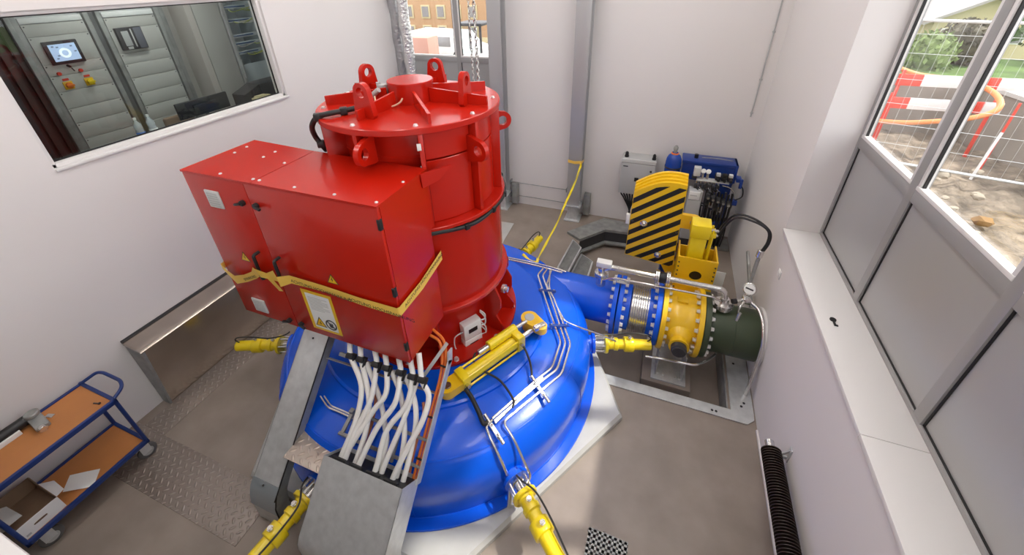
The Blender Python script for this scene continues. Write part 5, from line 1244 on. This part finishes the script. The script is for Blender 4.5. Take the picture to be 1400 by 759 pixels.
for k in range(40): MB().box((XC-.03, 5.60, 2.1+.048*k), (XC+.0, 5.66, 2.125+.048*k)).build('cable_comb', DARK, t)
# desk with screen, printer, chair and bottles
t = thing('control_desk', 'long desk below the control room window', 'desk', (-5.5, 3.6, 1.95))
MB().box((-5.62, 1.9, 2.60), (-5.09, 5.2, 2.635), .004).build('desk_top', GREY, t)
for y in (2.0, 5.1): MB().box((-5.58, y-.02, 1.95), (-5.15, y+.02, 2.60), .003).build('leg', GREY, t)
t = thing('computer_monitor', 'black computer monitor seen from behind on the control room desk', 'monitor', (-5.42, 3.34, 2.635))
m_ = MB().box((-5.44, 3.02, 2.74), (-5.405, 3.67, 2.935), .006).build('panel', BLACK, t)
MB().box((-5.40, 3.32, 2.82), (-5.396, 3.40, 2.83)).build('rear_label', GREY, m_)
MB().box((-5.41, 3.20, 2.78), (-5.385, 3.50, 2.88), .01).build('rear_cover', BLACK, t)
MB().box((-5.50, 3.30, 2.635), (-5.36, 3.40, 2.645), .003).box((-5.425, 3.33, 2.64), (-5.41, 3.37, 2.80)).build('stand', BLACK, t)
t = thing('printer', 'black office printer at the right end of the control room window', 'printer', (-5.45, 4.3, 2.635))
MB().box((-5.60, 4.12, 2.635), (-5.32, 4.55, 2.935), .012).build('body', DARK, t)
MB().prism([(-5.58, 3.86, 2.636), (-5.58, 4.12, 2.636), (-5.58, 4.12, 2.93), (-5.58, 3.98, 2.88), (-5.58, 3.86, 2.84)], (.24, 0, 0)).build('paper_tray', BLACK, t)
MB().box((-5.32, 4.42, 2.78), (-5.315, 4.52, 2.90)).build('panel', GREY, t)
tag(MB().box((-5.22, 3.85, 2.635), (-5.15, 4.10, 2.812), .004).box((-5.23, 3.90, 2.812), (-5.16, 4.05, 2.825), .003).build('paper_stack', CREAM), 'cream paper stack before the printer on the desk', 'paper')
t = thing('desk_chair', 'beige chair back behind the black monitor', 'chair', (-6.05, 3.15, 1.95))
MB().box((-6.08, 3.17, 2.30), (-6.02, 3.55, 2.66), .06, seg=4).build('backrest', CARD, t)
MB().box((-6.5, 3.15, 2.24), (-6.05, 3.57, 2.30), .02).build('seat', CARD, t)
for y in (3.18, 3.54):
    for x in (-6.48, -6.08): MB().cyl((x, y, 1.95), (x, y, 2.25), .014, n=10).build('leg', DARK, t)
def bottle(y, label, lab):
    t = thing('water_bottle', label, 'bottle', (-5.17, y, 2.635), 0, 'water bottles on the desk')
    MB().lathe([(0, .0), (.034, 0), (.038, .008), (.038, .19), (.030, .21), (.038, .235), (.036, .255), (.016, .30), (.014, .315), (0, .315)], (-5.17, y, 2.635), (0, 0, 1), 24).build('bottle_body', CLEARP, t)
    MB().cyl((-5.17, y, 2.95), (-5.17, y, 2.972), .016, n=14, bev=.002).build('cap', PLAST, t)
    MB().lathe([(.0385, .10), (.0392, .101), (.0392, .185), (.0385, .186)], (-5.17, y, 2.635), (0, 0, 1), 24).build('sleeve', lab, t)
bottle(2.46, 'clear water bottle with a blue sleeve behind the left window', mat('sleeve_blue', (.08, .2, .6), .4)); bottle(2.585, 'clear water bottle with a pale sleeve nearer the monitor', PAPER)

# ================================================================== OUTSIDE
def ground(name, x0, x1, y0, y1, nx, ny, zf, m, amp, seed):
    rg = random.Random(seed); vs = []; fs = []
    for i in range(nx+1):
        for j in range(ny+1):
            x = x0+(x1-x0)*i/nx; y = y0+(y1-y0)*j/ny; vs.append((x, y, zf(x, y)+amp*(rg.random()-.5)))
    for i in range(nx):
        for j in range(ny): fs.append((i*(ny+1)+j, (i+1)*(ny+1)+j, (i+1)*(ny+1)+j+1, i*(ny+1)+j+1))
    o = MB().add(vs, fs).build(name, m, loc=(0, 0, 0), ang=80); o['kind'] = 'structure'; return o
far = lambda x, y: 1.45 if y < 18 else max(-6., 1.45-(y-18)*.19)
ground('ground_rubble', 1.86, 14, -10, 10.4, 90, 120, lambda x, y: 1.4+.10*math.sin(x*1.3)*math.cos(y*.9), DIRT, .09, 1)
ground('ground_yard', -40, 1.86, 7.45, 18, 60, 24, lambda x, y: 1.40, OCONC, .02, 2)
ground('ground_meadow', 1.86, 70, 10.2, 70, 40, 60, far, GRASS, .08, 3)
ground('ground_slope', -70, 1.86, 18, 70, 30, 30, far, DIRT, .05, 4)
rs = random.Random(9)
def stone(x, y, z, r, m, label, grp):
    bm = bmesh.new(); bmesh.ops.create_icosphere(bm, subdivisions=2, radius=r)
    for v in bm.verts: v.co = Vector((v.co.x*1.2, v.co.y, v.co.z*.7))*(1+.35*(rs.random()-.5))
    bm.verts.index_update(); mb = MB(); mb.add([v.co+Vector((x, y, z)) for v in bm.verts], [[v.index for v in f.verts] for f in bm.faces]); bm.free()
    return tag(mb.build('rubble_stone', m), label, 'stone', grp)
STONE = mat('pale_stone', (.36, .31, .24), .9); STONEB = mat('brown_stone', (.27, .16, .07), .9)
for i in range(60):
    y = 2.2+rs.random()*5.6; x = 2.4+rs.random()*2.6
    stone(x, y, 1.46, .03+.07*rs.random()**2, STONE if rs.random() < .7 else STONEB, 'loose rubble stone on the earth outside the right window', 'rubble stones outside')
# concrete wall outside
t = thing('concrete_wall', 'low grey concrete wall outside the right window', 'wall', (5.1, 8.5, 1.4))
MB().box((3.4, 9.35, 1.2), (5.35, 9.65, 2.34), .02).build('wall_run', OCONC, t)
MB().prism([(5.05, 9.5, 1.2), (5.35, 9.5, 1.2), (5.75, 5.6, 1.2), (5.45, 5.6, 1.2)], (0, 0, 1.12)).build('wall_run', OCONC, t)
MB().prism([(5.0, 9.7, 2.32), (5.42, 9.7, 2.32), (5.82, 5.6, 2.32), (5.40, 5.6, 2.32)], (0, 0, .06)).build('coping', PLINTH, t)
# site fence
t = thing('site_fence', 'wire mesh site fence panel outside the right window', 'fence', (4.4, 7.3, 1.45))
fx0, fx1 = 2.75, 6.2; fy = lambda x: 7.62-.27*(x-2.75)
P = lambda x, z: Vector((x, fy(x), z))
for z in (1.52, 3.52): MB().cyl(P(fx0, z), P(fx1, z), .021, n=10).build('rail', GALV, t)
for x in (fx0, fx1): MB().cyl(P(x, 1.40), P(x, 3.54), .021, n=10).build('post', GALV, t)
for k in range(26):
    x = fx0+.13*(k+1); MB().cyl(P(x, 1.52), P(x, 3.52), .0016, n=4).build('wire', GALV, t)
for z in (1.80, 2.10, 2.40, 2.75, 3.10, 3.35): MB().cyl(P(fx0, z), P(fx1, z), .003, n=4).build('wire', GALV, t)
MB().box((fx0-.3, fy(fx0)-.15, 1.36), (fx0+.3, fy(fx0)+.15, 1.48), .02).build('foot_block', OCONC, t)
# barrier boards
def board(y, z, x0, x1, first, label):
    t = thing('barrier_board', label, 'barrier', ((x0+x1)/2, y, 1.4), 0, 'red and white barrier boards')
    x = x0; k = first
    while x < x1:
        w = .55 if k % 2 else .38
        MB().box((x, y-.012, z-.09), (min(x+w, x1), y+.012, z+.09), .002).build('red_field' if k % 2 == 0 else 'white_field', FRED if k % 2 == 0 else WHITE, t); x += w; k += 1
    for xx in (x0+.12, x1-.1): MB().box((xx-.02, y+.013, 1.35), (xx+.02, y+.05, z+.15), .004).build('post', FRED, t)
board(8.42, 2.56, 3.42, 6.2, 0, 'upper red and white barrier board outside the right window')
board(8.38, 2.20, 3.36, 4.9, 0, 'lower red and white barrier board outside the right window')
tag(MB().tube([(2.9, 8.9, 1.86), (3.35, 8.42, 1.88), (3.65, 8.12, 1.95), (3.9, 7.95, 2.04), (4.25, 7.82, 2.16), (4.5, 7.80, 2.30), (4.58, 7.95, 2.42), (4.58, 8.3, 2.5), (4.5, 8.75, 2.52), (4.1, 9.2, 2.50), (3.7, 9.1, 2.62), (3.4, 8.9, 2.70)], .038, 12).build('orange_hose', PEACH), 'thick orange corrugated hose looped over the fence outside', 'hose')
tag(MB().cyl((4.62, 7.66, 1.40), (4.66, 7.70, 2.46), .016, n=8).build('marking_stake', FRED), 'red marking stake at the orange hose outside', 'stake')
tag(MB().cyl((4.40, 7.35, 1.40), (4.50, 7.45, 2.1), .018, n=8).build('marking_stake', WHITE), 'white marking stake before the concrete wall outside', 'stake')
# trees and bushes
def foliage(c, rx, rz, n, size, m, seed):
    rg = random.Random(seed); mb = MB(); c = Vector(c)
    for i in range(n):
        d = Vector((rg.gauss(0, 1), rg.gauss(0, 1), rg.gauss(0, 1))).normalized(); rr = .55+.5*rg.random()
        p = c+Vector((d.x*rx*rr, d.y*rx*rr, d.z*rz*rr)); s_ = size*(.6+.8*rg.random())
        u = Vector((rg.gauss(0, 1), rg.gauss(0, 1), rg.gauss(0, 1))).normalized(); v = u.orthogonal().normalized(); w = u.cross(v)
        mb.add([p-v*s_, p-w*s_*.5, p+v*s_, p+w*s_*.5, p+u*s_*.25], [(0, 1, 4), (1, 2, 4), (2, 3, 4), (3, 0, 4)])
    bm = bmesh.new(); bmesh.ops.create_icosphere(bm, subdivisions=3, radius=1)
    for q in bm.verts: k = .86+.22*rg.random(); q.co = Vector((q.co.x*rx*k*.85, q.co.y*rx*k*.85, q.co.z*rz*k*.85))
    bm.verts.index_update(); mb.add([q.co+c for q in bm.verts], [[q.index for q in f.verts] for f in bm.faces]); bm.free()
    return mb
def tree(x, y, z, h, rx, rz, m, label, seed, trunk=.12, n=900, size=.16, name='garden_tree'):
    t = thing(name, label, 'tree' if 'tree' in name else 'bush', (x, y, z), 0, 'trees and bushes outside')
    MB().tube([(x, y, z-.2), (x+.05, y, z+h*.4), (x, y, z+h)], trunk, 10).build('trunk', BARK, t)
    foliage((x, y, z+h), rx, rz, n, size, m, seed).build('foliage', m, t, ang=80); return t
tree(7.10, 16, 1.4, .45, .62, .62, LEAFG, 'light green round bush on the meadow outside', 1, .06, 700, .09, 'garden_bush')
tree(8.25, 17, 1.4, .62, .75, .72, LEAFD, 'dark reddish tree on the meadow outside', 2, .08, 800, .10)
tree(11.2, 18, 1.4, 1.0, 1.2, .9, LEAFM, 'green tree right of the dark tree on the meadow outside', 3, .1, 900, .14)
tree(22.0, 44, -3, 6.5, 4.0, 2.8, LEAFM, 'tall green tree behind the pale house outside', 4, .3, 1100, .5)
tree(33.0, 46, -3, 6.0, 4.5, 3.0, LEAFM, 'broad green tree far right behind the pale house', 5, .3, 1100, .5)
tree(13.0, 50, -3, 5.5, 3.2, 2.5, LEAFD, 'dark green tree left behind the pale house', 6, .3, 900, .4)
# pale house
t = thing('pale_house', 'pale yellow house with a grey gabled roof beyond the meadow', 'house', (16, 35, -2))
MB().box((14.2, 33, -3), (19.5, 40, 1.30), .02).build('wall', CREAM, t)
MB().prism([(14.2, 33, 1.3), (19.5, 33, 1.3), (16.4, 33, 2.35)], (0, 7, 0)).build('gable', CREAM, t)
for a, b in (((13.5, 1.02), (16.4, 2.42)), ((20.2, 1.02), (16.4, 2.42))):
    MB().prism([(a[0], 32.4, a[1]), (b[0], 32.4, b[1]), (b[0], 32.4, b[1]+.16), (a[0], 32.4, a[1]+.16)], (0, 8.2, 0)).build('roof', ROOF, t)
for x in (15.0, 16.6, 18.2):
    w_ = MB().box((x-.32, 32.95, .0), (x+.32, 33.02, .8), .01).build('window', WHITE, t)
    MB().box((x-.25, 32.93, .07), (x+.25, 32.96, .73)).build('pane', PANE, w_)
MB().box((17.0, 35, 2.0), (17.5, 35.5, 2.9), .02).build('chimney', ROOF, t)
# tan apartment building behind the back window
t = thing('apartment_building', 'tan apartment building with cream window surrounds seen through the back window', 'building', (-24, 44, -3))
MB().box((-38, 40, -4), (-13, 50, 9), .02).build('wall', TAN, t)
MB().box((-38.1, 39.9, -4), (-12.9, 40, -1.4), .02).build('plinth', CREAM, t)
MB().box((-38.3, 39.7, 8.8), (-12.7, 50.2, 9.3), .02).build('cornice', CREAM, t)
for i in range(9):
    for j, z in enumerate((.95, 2.85, 4.75, -.95)):
        x = -33.6+1.78*i*1.0+(.0 if i < 5 else .2)
        w_ = MB().box((x-.52, 39.9, z-.66), (x+.52, 40.01, z+.62), .02).build('window', CREAM, t)
        MB().box((x-.36, 39.85, z-.48), (x+.36, 39.92, z+.48)).build('pane', PANE, w_)
# yard things outside the back window
t = thing('white_van', 'white van with dark windows parked outside the back window', 'van', (-7.0, 13.6, 1.4))
MB().prism([(-9.0, 13, 1.60), (-6.3, 13, 1.60), (-6.3, 13, 1.90), (-6.7, 13, 2.0), (-7.1, 13, 2.42), (-9.0, 13, 2.46)], (0, 1.6, 0)).build('body', WHITE, t)
MB().box((-7.7, 12.985, 2.05), (-7.15, 13.0, 2.36), .003).build('side_window', PANE, t)
for x in (-8.4, -6.8): MB().cyl((x, 13.05, 1.7), (x, 12.95, 1.7), .28, n=20, bev=.03).build('wheel', BLACK, t)
tag(MB().box((-7.25, 10.6, 1.4), (-6.55, 11.2, 2.66), .02).build('timber_crate', mat('reddish_timber', (.52, .28, .22), .8)), 'reddish timber crate in the yard outside the back window', 'crate')
t = thing('site_digger', 'small digger cab with large panes in the yard outside the back window', 'digger', (-5.3, 11.2, 1.4))
MB().box((-5.85, 10.8, 1.75), (-4.7, 11.8, 2.25), .05).build('body', LGREY, t)
for x in (-5.72, -5.05):
    for y in (10.95, 11.65): MB().cyl((x, y, 2.2), (x, y, 2.98), .035, n=10).build('cab_post', DARK, t)
MB().box((-5.80, 10.88, 2.95), (-4.98, 11.72, 3.03), .03).build('cab_roof', DARK, t)
MB().box((-5.70, 10.94, 2.25), (-5.07, 10.955, 2.95)).build('pane', TGLASS, t)
for y in (10.9, 11.75): MB().box((-6.0, y-.14, 1.4), (-4.6, y+.14, 1.75), .14, seg=4).build('track', BLACK, t)
MB().bar((-4.75, 11.3, 2.2), (-4.1, 11.2, 3.0), .12, .16, bev=.02).bar((-4.1, 11.2, 3.0), (-3.6, 11.1, 2.2), .10, .14, bev=.02).build('boom', YEL2, t)
tag(MB().box((-8.5, 12.0, 1.4), (-7.4, 12.6, 2.2), .15, seg=3).build('tarp_pile', PLAST), 'white tarpaulin covered pile in the yard left of the crate', 'pile')
